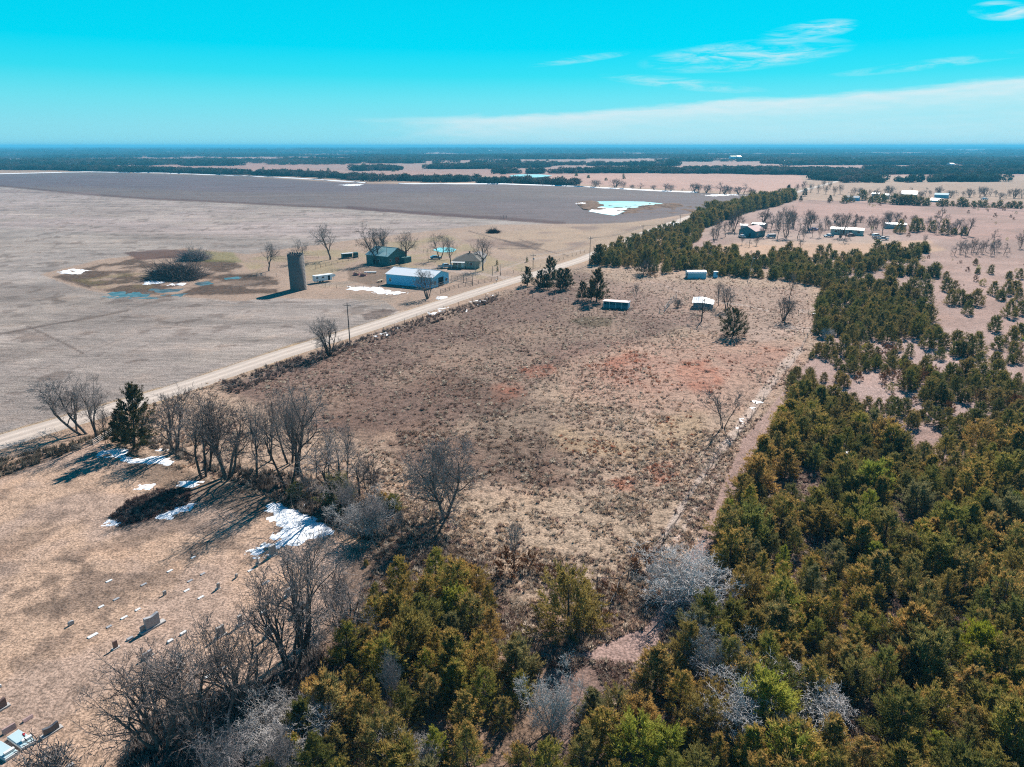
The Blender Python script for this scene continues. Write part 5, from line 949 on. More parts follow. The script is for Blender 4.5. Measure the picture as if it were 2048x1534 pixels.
def opening(parent, side, u0, u1, z0, z1, L, D, kind='window'):
    """window (frame, pane) or door on a wall; side f(ront), r(ight), l(eft)"""
    t = .05
    def bx(a0, a1, b0, b1, p0, p1, nm, mt, par):
        mb = MB()
        if side == 'f': mb.box(a0, a1, -p1, -p0, b0, b1)
        elif side == 'r': mb.box(L+p0, L+p1, a0, a1, b0, b1)
        else: mb.box(-p1, -p0, a0, a1, b0, b1)
        return mb.build(nm, mt, par)
    if kind == 'window':
        f = bx(u0-.08, u1+.08, z0-.08, z1+.08, 0.0, .06, 'window', TRIM, parent); bx(u0, u1, z0, z1, .062, .075, 'pane', GLASS, f)
    elif kind == 'open': bx(u0, u1, z0, z1, .01, .03, 'doorway', DARKW, parent)
    else:
        f = bx(u0, u1, z0, z1, 0.0, .07, 'door', TRIM if kind == 'door' else kind, parent); bx(u1-.2, u1-.12, z0+1, z0+1.12, .075, .12, 'handle', STEEL, f)
def building(name, A, B, D, h, rise, wm, rm, label, cat, axis='x', ops=(), group=None, zb=0.0):
    a, rz, L = frame_at(A, B); a.z = zb; e = empty(name, a, rz); tag(e, label, cat, group)
    gable_walls(e, wm, L, D, h, rise, axis); slab_roof('roof', e, rm, L, D, h, rise, axis=axis)
    for op in ops: opening(e, op[0], op[1], op[2], op[3], op[4], L, D, *(op[5:]))
    return e, L
# white shed
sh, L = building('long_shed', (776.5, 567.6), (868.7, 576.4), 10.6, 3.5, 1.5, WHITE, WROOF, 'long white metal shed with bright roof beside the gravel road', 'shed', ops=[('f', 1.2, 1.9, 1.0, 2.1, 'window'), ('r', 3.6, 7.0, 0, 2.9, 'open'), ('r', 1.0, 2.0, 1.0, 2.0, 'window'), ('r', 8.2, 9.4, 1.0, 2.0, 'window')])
MB().box(-.36, L+.36, 5.2, 5.4, 5.04, 5.16).build('ridge_cap', WROOF, sh)
for x in (0.0, L): MB().box(x-.06, x+.06, -.07, -.005, -.1, 3.45).build('corner_trim', TRIM, sh)
bn, L = building('green_barn', (736.4, 526.5), (779.4, 531.0), 12.0, 3.6, 2.6, TEALW, TEALR, 'dark green barn with patchy pale teal metal roof behind bare trees', 'barn', ops=[('f', 3.6, 4.6, 0, 2.2, 'open'), ('f', 6.0, 6.8, 1.2, 2.0, 'window'), ('r', 4.5, 7.0, 0, 2.6, RUST), ('r', 1.2, 2.0, 1.2, 2.2, 'window')])
MB().box(-.36, L+.36, 5.9, 6.1, 6.24, 6.36).build('ridge_cap', TEALR, bn)
# lean-to on the barn's far side
mb = MB(); mb.box(L+.02, L+2.4, 7.5, 11.8, -.1, 2.3); mb.build('lean_to', TEALW, bn)
# farmhouse: main block and long wing under one label
a, rz, L = frame_at((909, 535.5), (962, 536.5)); hs = empty('farmhouse', a, rz); tag(hs, 'tan farmhouse with dark shingle roof and white porch roof', 'house')
D = 9.5; h = 2.9
gable_walls(hs, TANW, L, D, h, 0.02); mb = MB(); ov = .5; r_ = 2.2
mb.add([(-ov,-ov,h-.15),(L+ov,-ov,h-.15),(L+ov,D+ov,h-.15),(-ov,D+ov,h-.15),(D/2,D/2,h+r_),(L-D/2+1,D/2,h+r_)], [(0,1,5,4),(1,2,5),(2,3,4,5),(3,0,4),(3,2,1,0)]); mb.build('roof', SHING, hs)
for k, (u0, u1, kd) in enumerate([(1.0, 2.2, 'window'), (6.6, 7.6, 'window')]): opening(hs, 'f', u0, u1, 1.0, 2.2, L, D, kd)
opening(hs, 'f', 3.2, 4.2, 0, 2.1, L, D, 'door'); opening(hs, 'r', 1.2, 2.4, 1.0, 2.1, L, D, 'window')
pr = MB().box(-.3, 5.0, -2.6, -.35, 2.42, 2.52).build('porch_roof', TRIM, hs)
for x in (-.1, 2.3, 4.8): MB().box(x-.06, x+.06, -2.5, -2.38, 0, 2.42).build('porch_post', TRIM, hs)
MB().box(-.4, 5.1, -2.7, -.02, -.1, .15).build('porch_floor', WOOD, hs)
MB().box(L*.55-.3, L*.55+.3, D/2+.5, D/2+1.1, h+1.2, h+2.9).build('chimney', surf('chimney_brick', (.25, .12, .09), .3, 6), hs)
wx0 = L+.01; mb = MB(); mb.box(wx0-2.0, wx0+.0, D*.55, D+8.0, -.1, 2.7); 
wing = MB(); wing.box(L-6.0, L-.02, D+.02, D+8.5, -.1, 2.8); wing.build('wing_wall', PINKW, hs)
wr = MB(); wr.prism([(L-6.4, 2.7), (L+.4, 2.7), (L-3.0, 4.3)], D-.5, D+8.9); wr.build('wing_roof', surf('lilac_shingles', (.24, .22, .215), .3, 2.5, .9, .2), hs)
for yy in (2.2, 5.6): f = MB().box(L, L+.05, D+yy, D+yy+1.0, 1.0, 2.1).build('window', TRIM, hs); MB().box(L+.052, L+.065, D+yy+.1, D+yy+.9, 1.1, 2.0).build('pane', GLASS, f)
# silo
sx_, sy_ = at(600.5, 578.5); R = 15.8*float(mpp(600, 578)); Hs = hgt(600, 578, 508)
si = empty('farm_silo', (sx_, sy_, 0)); tag(si, 'tall roofless concrete silo with steel hoops at the field edge', 'silo')
MB().lathe([(R, -.2), (R, Hs), (R-.25, Hs), (R-.25, .1)], 40).build('wall', CONC, si, smooth=True)
nh = 26
hoop = MB().lathe([(R+.001, 0), (R+.055, .03), (R+.055, .07), (R+.001, .10)], 40).mesh('hoop', smooth=True); hoop.materials.append(surf('hoop_steel', (.20, .18, .17), .3, 3, .7, .3))
for i in range(nh): o_ = bpy.data.objects.new('hoop', hoop); COL.objects.link(o_); o_.parent = si; o_.location = (0, 0, .25+(Hs-.6)*i/(nh-1))
for i in range(20):
    a_ = 2*math.pi*i/20; b_ = MB(); b_.box(-.22, .22, -.14, .14, 0, rs.uniform(.15, .5)); o_ = b_.build('broken_stave', CONC, si); o_.location = ((R-.125)*math.cos(a_), (R-.125)*math.sin(a_), Hs-.01); o_.rotation_euler = (0, 0, a_+math.pi/2)
ld = MB()
for xx in (-.22, .22): ld.tube((R+.15, xx, 1.5), (R+.15, xx, Hs), .03)
for k in range(28): ld.tube((R+.15, -.22, 1.6+k*.34), (R+.15, .22, 1.6+k*.34), .018, n=4)
lo = ld.build('ladder', STEEL, si); lo.rotation_euler = (0, 0, 1.9)
MB().lathe([(R+.12, -.2), (R+.12, .18), (R, .2)], 40).build('footing', CONC, si)
# low open shelter
a, rz, L = frame_at((1209.5, 615.3), (1258.5, 618.8)); e = empty('open_shelter', a, rz); tag(e, 'low open-fronted blue shelter with flat pinkish roof on white posts', 'shelter'); D = 3.4
MB().box(0, L, D-.08, D, -.1, 1.7).build('back_wall', BLUEM, e); MB().box(0, .06, 0, D-.1, -.1, 1.7).build('side_wall', BLUEM, e); MB().box(L-.06, L, 0, D-.1, -.1, 1.7).build('side_wall', BLUEM, e)
for k in range(4): MB().box(L*k/4+.06, L*(k+1)/4-.06, .03, .07, -.1, 1.05).build('front_panel', surf('dull_blue_panel', (.07, .22, .27), .3, 2), e)
for k in range(5): MB().box(L*k/4-.05, L*k/4+.05, -.02, .02, -.1, 1.85).build('post', TRIM, e)
rf = MB(); rf.add([(-.3,-.4,1.95),(L+.3,-.4,1.95),(L+.3,D+.3,1.72),(-.3,D+.3,1.72),(-.3,-.4,2.05),(L+.3,-.4,2.05),(L+.3,D+.3,1.82),(-.3,D+.3,1.82)], [(0,1,2,3),(7,6,5,4),(0,4,5,1),(1,5,6,2),(2,6,7,3),(3,7,4,0)]); rf.build('roof', surf('pale_pink_tin', (.62, .50, .48), .3, 1, .5, .3), e)
# small blue round-roofed shed, booth
a, rz, L = frame_at((1379.5, 557.5), (1416, 557.5)); e = empty('small_shed', a, rz+.05); tag(e, 'small bright blue shed with rounded white roof before the cedars', 'shed'); D = 3.6
MB().box(0, L, 0, D, -.1, 1.75).build('wall', BLUEM, e); pf = [(-.12, 1.7)]+[(D/2-math.cos(math.pi*k/8)*(D/2+.12), 1.72+math.sin(math.pi*k/8)*.95) for k in range(9)]
mb = MB(); n_ = 9; vs = []
for x in (-.15, L+.15):
    for k in range(9): vs.append((x, D/2-math.cos(math.pi*k/8)*(D/2+.12), 1.76+math.sin(math.pi*k/8)*.95))
mb.add(vs, [(k, k+1, k+10, k+9) for k in range(8)]+[tuple(range(9)), tuple(range(17, 8, -1))]); mb.build('roof', WROOF, e); MB().box(-.04, -.005, 1.2, 2.3, 0, 1.7).build('door', DARKW, e)
a = at3(1434, 554.5); e = empty('pump_house', a, .1); tag(e, 'narrow white booth with dark doorway right of the small blue shed', 'booth')
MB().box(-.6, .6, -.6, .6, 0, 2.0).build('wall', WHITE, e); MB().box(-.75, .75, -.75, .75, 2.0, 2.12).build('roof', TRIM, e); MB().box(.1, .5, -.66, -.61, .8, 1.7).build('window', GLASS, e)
# collapsed shed
a, rz, L = frame_at((1389, 616.5), (1428, 619)); e = empty('collapsed_shed', a, rz); tag(e, 'tumbledown shed with buckled white tin roof among bare trees', 'shed'); D = 5.0
MB().box(0, L, .0, .1, -.1, 1.7).build('front_wall', surf('grey_blue_boards', (.22, .24, .27), .4, 2, ribs=(0, .25, .02)), e); MB().box(L-.1, L, .12, D, -.1, 1.5).build('side_wall', surf('bluish_tin_wall', (.26, .36, .46), .3, 2), e); MB().box(0, .1, .12, D, -.1, 1.6).build('side_wall', WOOD, e)
W_ = (L+.6)/6
for k in range(6):
    mb = MB(); x0 = -.3+k*W_; s_ = [0, .1, .25, .2, -.05, -.35][k]; s2 = [0.1, .25, .2, .0, -.3, -.6][k]
    mb.add([(x0, -.4, 1.7+s_*.3), (x0+W_-.04, -.4, 1.7+s2*.3), (x0+W_-.04, D*.55, 2.7+s2), (x0, D*.55, 2.7+s_), (x0, -.4, 1.76+s_*.3), (x0+W_-.04, -.4, 1.76+s2*.3), (x0+W_-.04, D*.55, 2.76+s2), (x0, D*.55, 2.76+s_)], [(0,1,2,3),(7,6,5,4),(0,4,5,1),(1,5,6,2),(2,6,7,3),(3,7,4,0)]); mb.build('roof_sheet', WROOF if k != 4 else TIN, e)
mb = MB(); mb.add([(-.3, D*.55, 2.74), (L+.3, D*.55, 2.2), (L+.4, D+.3, 1.5), (-.3, D+.3, 1.6)], [(0,1,2,3)]); mb.build('rear_roof', TIN, e)
# distant houses
DET = {}
building('blue_house', (1480.6, 472.5), (1513, 475.5), 11.0, 3.2, 2.2, BLUEW, REDR, 'blue-green gabled house with faded red roof at the end of the cedar belt', 'house', axis='y', ops=[('f', 1.2, 2.3, .9, 2.0, 'window'), ('f', 5.6, 6.6, 0, 2.1, 'open'), ('r', 2, 3.2, .9, 2.0, 'window')])
building('carport', (1506, 457), (1530, 458.5), 7.0, 2.6, .5, TIN, WROOF, 'low white-roofed outbuilding behind the blue-green house', 'shed')
building('garden_shed', (1484, 459), (1497, 459.5), 5.0, 2.4, .4, TIN, WROOF, 'little white-roofed lean-to left of the red roof', 'shed')
building('mobile_home', (1664, 468), (1729, 471.5), 5.2, 2.8, .7, GREENB, WROOF, 'long white-roofed mobile home among bare trees', 'mobile home', ops=[('f', 2, 3.2, 1.1, 2.1, 'window'), ('f', 6, 7, .3, 2.3, 'open'), ('f', 9, 10.4, 1.1, 2.1, 'window'), ('f', 13, 14.4, 1.1, 2.1, 'window')])
building('long_shed', (1776, 457), (1816, 458), 6.0, 2.5, .5, TIN, WROOF, 'low pale shed half hidden behind a cedar right of the junk', 'shed')
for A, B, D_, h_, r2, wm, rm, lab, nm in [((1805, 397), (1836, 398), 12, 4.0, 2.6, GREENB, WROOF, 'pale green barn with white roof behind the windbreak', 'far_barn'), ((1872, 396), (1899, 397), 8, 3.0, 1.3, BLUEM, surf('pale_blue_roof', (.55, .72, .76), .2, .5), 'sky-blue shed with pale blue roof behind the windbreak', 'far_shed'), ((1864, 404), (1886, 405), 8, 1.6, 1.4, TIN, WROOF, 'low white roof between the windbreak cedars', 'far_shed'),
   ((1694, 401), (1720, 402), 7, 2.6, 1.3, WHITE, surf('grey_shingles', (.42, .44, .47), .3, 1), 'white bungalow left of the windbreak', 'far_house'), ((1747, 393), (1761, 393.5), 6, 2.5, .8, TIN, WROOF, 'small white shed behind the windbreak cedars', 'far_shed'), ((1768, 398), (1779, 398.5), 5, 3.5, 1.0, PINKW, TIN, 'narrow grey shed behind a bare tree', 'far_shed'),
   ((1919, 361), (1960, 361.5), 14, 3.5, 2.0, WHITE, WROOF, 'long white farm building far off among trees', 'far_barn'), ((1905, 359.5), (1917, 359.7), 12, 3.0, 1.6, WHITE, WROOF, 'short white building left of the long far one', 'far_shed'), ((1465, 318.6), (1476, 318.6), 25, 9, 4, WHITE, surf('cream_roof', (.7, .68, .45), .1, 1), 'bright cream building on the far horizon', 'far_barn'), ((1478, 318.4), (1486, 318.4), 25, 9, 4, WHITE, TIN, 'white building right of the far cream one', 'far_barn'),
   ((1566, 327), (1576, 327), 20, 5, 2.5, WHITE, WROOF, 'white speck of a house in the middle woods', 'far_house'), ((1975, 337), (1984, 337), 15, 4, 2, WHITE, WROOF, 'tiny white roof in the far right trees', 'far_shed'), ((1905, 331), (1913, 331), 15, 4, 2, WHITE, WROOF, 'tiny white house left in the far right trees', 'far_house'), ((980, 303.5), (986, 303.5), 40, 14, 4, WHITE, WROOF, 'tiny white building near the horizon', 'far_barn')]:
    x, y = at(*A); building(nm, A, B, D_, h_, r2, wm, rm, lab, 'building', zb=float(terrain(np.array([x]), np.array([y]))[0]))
a, rz, L = frame_at((689.5, 517), (720, 514.5)); e = empty('cattle_shelter', a, rz); tag(e, 'low teal cattle shelter open at one end near the big bare tree', 'shelter')
MB().box(0, L*.72, 2.2, 2.3, 0, 1.9).build('back_wall', TEALW, e); MB().box(0, .1, 0, 2.2, 0, 1.9).build('side_wall', TEALW, e); MB().box(-.2, L*.72, -.3, 2.4, 1.92, 2.0).build('roof', TIN, e); MB().box(L*.76, L, 0, 2.0, 0, 2.1).build('box_stall', surf('dark_teal_box', (.03, .12, .13), .3, 2), e)
# ------------------------------------------------------------------ vehicles
TYRE = surf('tyre_rubber', (.025, .025, .027), .2, 5, .9, .2); RIM = surf('wheel_rim', (.45, .45, .46), .2, 5, .4, .5); LAMP = surf('lamp_lens', (.7, .68, .6), .1, 5, .2, .5); TAIL = surf('tail_lens', (.35, .02, .02), .1, 5, .2, .5)
def paintm(name, c): return surf(name, c, .1, 1.5, .3, .5, c2=tuple(x*.7 for x in c))
def wheels(e, xs, w, r=.36):
    for x in xs:
        for s in (-1, 1):
            mb = MB(); mb.tube((x, s*(w/2-.2), r), (x, s*w/2, r), r, n=14); tw_ = mb.build('wheel', TYRE, e); MB().tube((x, s*(w/2-.02), r), (x, s*(w/2+.02), r), r*.58, n=10).build('rim', RIM, tw_)
def vehicle(name, px, py, rz, kind, mat, label, s=1.0):
    e = empty(name, at3(px, py), rz); e.scale = (s, s, s); tag(e, label, 'pickup' if 'pickup' in kind else kind); Lh = 2.5; w = 1.85
    if kind == 'pickup':
        prof = [(-2.7, .45), (2.65, .45), (2.7, .75), (2.55, 1.05), (1.35, 1.12), (.75, 1.72), (-.75, 1.76), (-1.0, 1.12), (-2.7, 1.1)]; cab = [(1.2, 1.14), (.72, 1.64), (-.72, 1.68), (-.92, 1.14)]
    elif kind == 'van': prof = [(-2.4, .4), (2.4, .4), (2.5, .9), (2.0, 1.2), (1.3, 1.95), (-2.3, 2.0), (-2.45, 1.0)]; cab = [(1.75, 1.22), (1.25, 1.85), (-2.1, 1.88), (-2.2, 1.25)]
    else: prof = [(-2.2, .35), (2.2, .35), (2.25, .72), (1.2, .92), (.5, 1.40), (-1.0, 1.42), (-1.8, .96), (-2.25, .9)]; cab = [(1.05, .95), (.46, 1.35), (-.95, 1.36), (-1.55, .98)]
    mb = MB(); mb.prism(prof, -w/2, w/2); mb.build('body', mat, e, bevel=.05)
    for s_ in (-1, 1): mb = MB(); mb.prism(cab, s_*(w/2+.004), s_*(w/2+.012)); mb.build('side_window', GLASS, e)
    x1, z1, x2, z2 = cab[0][0]+.12, cab[0][1]+.04, cab[1][0]+.12, cab[1][1]
    mb = MB(); mb.add([(x1, -.78, z1), (x1, .78, z1), (x2, .7, z2), (x2, -.7, z2)], [(0, 1, 2, 3)]); mb.build('windscreen', GLASS, e)
    if kind == 'pickup': MB().box(-2.6, -1.08, -.75, .75, 1.105, 1.125).build('load_bed', DARKW, e)
    wheels(e, (-1.55, 1.6), w)
    for s_ in (-1, 1):
        MB().box(prof[2][0]-.05, prof[2][0]+.03, s_*.62-.16, s_*.62+.16, .68, .84).build('headlight', LAMP, e); MB().box(prof[0][0]-.03, prof[0][0]+.03, s_*.78-.08, s_*.78+.08, .75, .95).build('tail_lamp', TAIL, e)
    return e
PW, PS, PBL, PPU, PDK = paintm('white_paint', (.75, .75, .76)), paintm('silver_paint', (.42, .44, .48)), paintm('blue_paint', (.10, .30, .42)), paintm('violet_paint', (.20, .18, .45)), paintm('dark_red_paint', (.10, .035, .045))
vehicle('parked_pickup', 894, 536, .45, 'pickup', PS, 'silver pickup truck parked by the farmhouse porch', 1.05); vehicle('parked_car', 874, 517.5, .3, 'car', PBL, 'teal car parked under the bare farm trees')
vehicle('parked_pickup', 1487, 475.5, 1.7, 'pickup', PW, 'white pickup in front of the blue-green house'); vehicle('parked_van', 1545, 476, 3.3, 'van', PS, 'grey van parked right of the blue-green house')
vehicle('parked_pickup', 1630, 461, .1, 'pickup', PPU, 'violet-blue pickup behind the yard of the mobile home'); vehicle('parked_car', 1661, 474, 3.3, 'car', PBL, 'blue car at the left end of the mobile home', 1.1); vehicle('parked_car', 1705, 472.5, .15, 'car', PDK, 'dark red car in front of the mobile home', 1.1)
vehicle('parked_pickup', 1973, 400, .2, 'pickup', PW, 'white pickup far off behind the windbreak', 1.2); vehicle('parked_van', 1755, 474, .4, 'van', PW, 'white van in the junk right of the mobile home', .9); vehicle('parked_pickup', 1769, 480, -.3, 'pickup', PS, 'grey pickup at the near edge of the junk')
# horse trailer
a, rz, L = frame_at((635, 567), (668, 562.5)); e = empty('horse_trailer', a, rz); tag(e, 'white gooseneck horse trailer standing right of the silo', 'trailer'); L = min(L, 7.0); TRW = paintm('trailer_white', (.66, .74, .78))
MB().box(0, L, 0, 2.2, .55, 2.45).build('body', TRW, e, bevel=.08); mb = MB(); mb.prism([(L-.02, 1.5), (L+1.4, 1.7), (L+1.5, 2.1), (L+.9, 2.45), (L-.02, 2.45)], .05, 2.15); mb.build('nose', TRW, e); MB().box(-.05, L+.6, -.05, 2.25, 2.46, 2.56).build('roof', WROOF, e)
for x in (1.6, 2.6): MB().tube((x, -.05, .38), (x, .2, .38), .38, n=14).build('wheel', TYRE, e)
for x in (.3, 2.5): MB().box(x, x+.8, -.02, -.003, 1.55, 2.1).build('window', GLASS, e)
MB().box(L-1.6, L-.8, -.02, -.003, .6, 2.2).build('door', DARKW, e); MB().box(.6, .9, -.02, -.003, .6, 1.0).build('marker_panel', TAIL, e); MB().tube((L+1.2, 1.1, 1.6), (L+1.2, 1.1, .1), .06).build('jack', STEEL, e)
# hay feeders, tank, small trailer
for px, py, lab in [(716, 550, 'left red round bale feeder in the cattle yard'), (730, 551.5, 'right red round bale feeder in the cattle yard')]:
    e = empty('bale_feeder', at3(px, py), rs.uniform(0, 1)); tag(e, lab, 'feeder', 'red bale feeders in the cattle yard'); rr_ = 1.15
    FR = surf('feeder_red', (.42, .14, .16), .3, 3, .6, .3)
    for z in (.1, .6, 1.15): MB().lathe([(rr_, z-.03), (rr_+.05, z), (rr_, z+.03), (rr_-.04, z), (rr_, z-.03)], 18).build('ring', FR, e)
    MB().lathe([(rr_-.01, .1), (rr_-.01, .6)], 18).build('skirt', FR, e)
    for k in range(10): c_, s_ = math.cos(k*.628), math.sin(k*.628); MB().tube((c_*rr_, s_*rr_, .6), (c_*rr_, s_*rr_, 1.15), .025, n=5).build('bar', FR, e)
    MB().lathe([(.0, 1.0), (.55, .95), (.85, .6), (.9, .1)], 14).build('hay', surf('old_hay', (.30, .23, .13), .4, 6), e)
e = empty('stock_tank', at3(744, 547), .25); tag(e, 'long white feed bunk beside the red bale feeders', 'trough'); MB().box(-2.2, 2.2, -.45, .45, .35, .75).build('trough', TRIM, e)
for x in (-1.9, 0, 1.9): MB().box(x-.05, x+.05, -.4, .4, 0, .35).build('leg', STEEL, e)
e = empty('small_cart', at3(763.5, 563.5), .9); tag(e, 'little tan cart tipped beside the white shed', 'cart'); MB().box(-1.1, 1.1, -.55, .55, .5, .62).build('deck', surf('tan_deck', (.5, .42, .3), .3, 3), e); MB().tube((1.1, 0, .55), (2.1, 0, .1), .04).build('drawbar', STEEL, e)
for s_ in (-1, 1): MB().tube((0, s_*.6, .3), (0, s_*.75, .3), .3, n=12).build('wheel', TYRE, e)
e = empty('fuel_tank', at3(917, 531.5), .2); tag(e, 'blue plastic barrel stack under the porch roof', 'barrels')
for k in range(3): MB().lathe([(0, 0), (.3, 0), (.33, .4), (.3, .9), (0, .92)], 12, (k*.7, 0, 0)).build('barrel', paintm('barrel_blue', (.03, .16, .38)), e)
a = at3(1636, 631); e = empty('water_trough', a, .3); tag(e, 'dark water trough beside the cedar block', 'trough'); MB().box(-1.0, 1.0, -.5, .5, 0, .55).build('tank', DARKW, e); MB().box(-1.05, 1.05, -.55, .55, .5, .56).build('rim', STEEL, e)
for k, (px, py) in enumerate([(1752, 479), (1762, 484), (1772, 474)]):
    e = empty('junk_pile', at3(px, py), k); tag(e, ['rusty scrap left in the junk beside the bare tree', 'flat scrap iron nearest in the junk heap', 'pale scrap at the back of the junk heap'][k], 'junk')
    for q_ in range(9): m4 = Matrix.Translation((rs.uniform(-2, 2), rs.uniform(-1.2, 1.2), rs.uniform(.1, .6))) @ Matrix.Rotation(rs.uniform(0, 3), 4, 'Z') @ Matrix.Rotation(rs.uniform(-.4, .4), 4, 'X'); MB().box(-.6, .6, -.3, .3, -.1, .25, m4).build('scrap_piece', [RUST, TIN, WOOD][q_ % 3], e)
# ------------------------------------------------------------------ brush piles
def brush_pile(px, py, w, d, h, n, label, twm, seed):
    r = np.random.RandomState(seed); V = []; F = []; b = 0
    for i in range(n):
        u = r.uniform(-1, 1, 2); k = max(0, 1-(u**2).sum())*(0.35+0.65*float(vnoise(u[0]*2.6+seed, u[1]*1.3, seed))); p = np.array([u[0]*w/2, u[1]*d/2, h*.9*k**.7*r.uniform(.05, 1)]); dr = r.normal(0, 1, 3); dr[2] = abs(dr[2])*.5; dr /= np.linalg.norm(dr); L_ = r.uniform(.8, 4.6)*(h/3.5)**.5; rad = r.uniform(.02, .10)
        q = p+dr*L_; q[2] = max(q[2], .02); u_ = np.cross(dr, [.1, .2, 1]); u_ /= np.linalg.norm(u_); w_ = np.cross(dr, u_)
        for c_, rr_ in ((p, rad), (q, rad*.4)):
            for k2 in range(3): V.append(c_+(u_*math.cos(k2*2.09)+w_*math.sin(k2*2.09))*rr_)
        F += [(b, b+1, b+4, b+3), (b+1, b+2, b+5, b+4), (b+2, b, b+3, b+5)]; b += 6
    me = mesh_np('brush_pile', np.array(V), np.array(F)); x, y = at(px, py); o = link('brush_pile', me, twm, None, (x, y, 0)); tag(o, label, 'brush pile', kind=None); return o
DTW = bark_mat('charred_branches', (.05, .042, .04), (.17, .145, .135)); 
mpx = float(mpp(355, 560)); brush_pile(355, 556, 96*mpx, 10, hgt(355, 560, 524), 3000, 'large dark heap of dead branches in the muddy field corner', DTW, 5)
brush_pile(393, 519, 44*float(mpp(393, 519)), 8, hgt(393, 521, 498), 1500, 'smaller grey heap of branches behind the large one', PALEB, 6)
brush_pile(990, 465.5, 18*float(mpp(990, 465)), 4, 2.0, 900, 'small dark brush heap alone in the pasture behind the house', DTW, 7)
# ------------------------------------------------------------------ poles and wires
POLEM = surf('pole_wood', (.15, .12, .11), .35, 2, .9, .2); PPALE = surf('pale_pole_wood', (.42, .40, .38), .3, 2, .9, .2); INS = surf('insulator', (.5, .52, .5), .1, 5, .3, .5)
def pole(px, yb, yt, label, arm=True, rz=-.46, mat=None, group='utility poles along the road', r=.15, tf=False, base=None):
    H_ = hgt(px, yb, yt); e = empty('utility_pole', at3(px, yb), rz); tag(e, label, 'utility pole', group); mat = mat or POLEM
    MB().tube((0, 0, -.2), (0, 0, H_), r, r*.65, 8).build('post', mat, e)
    if arm:
        MB().box(-1.25, 1.25, -.16, -.08, H_-.75, H_-.62).build('crossarm', mat, e)
        for x in (-1.15, -.45, .45, 1.15): MB().lathe([(.03, 0), (.06, .03), (.05, .12), (.0, .14)], 8, (x, -.12, H_-.62)).build('insulator', INS, e)
        for s_ in (-1, 1): MB().tube((0, -.1, H_-1.4), (s_*.75, -.12, H_-.74), .02, n=4).build('brace', STEEL, e)
    if tf: MB().lathe([(.0, 0), (.22, .02), (.24, .6), (.0, .75)], 12, (.36, 0, H_-2.3)).build('transformer', STEEL, e)
    return e, H_
PL = [pole(703, 686, 605, 'tall dark utility pole with crossarm beside the round-headed tree'), pole(1069, 538, 507, 'utility pole with crossarm by the farm gate road', tf=True), pole(1182, 529, 473, 'tall utility pole at the near end of the cedar belt'), pole(1288, 476, 449.5, 'utility pole rising behind the cedar belt'), pole(1363, 449, 429.5, 'second pole behind the cedar belt'), pole(1432, 427, 411.5, 'third pole behind the cedar belt, before the dark field'), pole(1493, 407, 395, 'fourth pole, near the far cedar row'), pole(1539, 397, 388, 'farthest pole by the far crossroads')]
for (pa, ha), (pb, hb) in zip(PL[:-1], PL[1:]):
    e = empty('power_line', (0, 0, 0)); tag(e, f'overhead wires from the {pa["label"][:34].strip()} onward', 'wires', 'overhead wires along the road')
    for off in (-1.15, 0.45, 1.15):
        A_w = pa.location+Vector((math.cos(-.46)*off, math.sin(-.46)*off, ha-.48)); B_w = pb.location+Vector((math.cos(-.46)*off, math.sin(-.46)*off, hb-.48)); mb = MB(); prev = A_w
        for k in range(1, 11): t_ = k/10; p_ = A_w.lerp(B_w, t_); p_.z -= 4*1.3*t_*(1-t_); mb.tube(prev, p_, .028, n=3, caps=False); prev = p_
        mb.build('wire', surf_wire if 'surf_wire' in globals() else globals().setdefault('surf_wire', surf('wire_metal', (.45, .45, .46), .1, 1, .4, .5)), e)
for px, yb, yt, lab, mt in [(953.5, 551, 504, 'pale light pole in front of the farmhouse', PPALE), (859.5, 524, 497, 'thin dark post pole left of the silver pickup', POLEM), (930, 566, 549, 'short post pole in the yard behind the white shed', POLEM), (948, 571.5, 551, 'second post pole by the yard fence', POLEM), (988, 551, 532, 'gate pole left of the drive', POLEM), (1003.5, 551, 529, 'gate pole right of the drive', POLEM), (777.7, 530, 484, 'slim pole against the green barn', PPALE), (1500, 558, 512, 'leaning pale pole in front of the cedar belt', PPALE)]:
    e, h_ = pole(px, yb, yt, lab, False, 0, mt, 'yard poles', .10)
    if px == 1500: e.rotation_euler = (0, .12, 0); MB().box(-.1, .9, -.06, .06, h_-.9, h_-.78).build('lamp_arm', TIN, e)
# ------------------------------------------------------------------ fences
def fence(P, step, label, h=1.25, rails=('wire', 4), r=.06, mat=None, jitter=.05, group='farm fences', name='wire_fence'):
    pts = [at3(*p) for p in P]; e = empty(name, pts[0]); tag(e, label, 'fence', group); mat = mat or POLEM; o0 = pts[0]; tops = []
    pm = MB().tube((0, 0, -.1), (0, 0, h), r, r*.85, 6).mesh('post'); pm.materials.append(mat)
    for a_, b_ in zip(pts[:-1], pts[1:]):
        n = max(1, round((b_-a_).length/step))
        for k in range(n+(b_ is pts[-1])):
            p_ = a_.lerp(b_, k/n); q = bpy.data.objects.new('post', pm); COL.objects.link(q); q.parent = e; q.location = p_-o0; q.rotation_euler = (rs.normal(0, jitter), rs.normal(0, jitter), rs.uniform(0, 6)); q.scale = (1, 1, rs.uniform(.85, 1.15)); tops.append(p_-o0)
    kind, n = rails
    for j in range(n):
        z = h*(.25+.7*j/max(1, n-1)) if n > 1 else h*.9; mb = MB()
        for a_, b_ in zip(tops[:-1], tops[1:]): mb.tube(a_+Vector((0, 0, z)), b_+Vector((0, 0, z)), .012 if kind == 'wire' else .045, n=3 if kind == 'wire' else 5, caps=False)
        mb.build('wire' if kind == 'wire' else 'rail', STEEL if kind == 'wire' else mat, e)
    return e
fence([(450, 782), (560, 747), (703, 692), (770, 664), (812, 646), (860, 630), (1000, 590)], 6.5, 'sparse wire fence along the near side of the road')
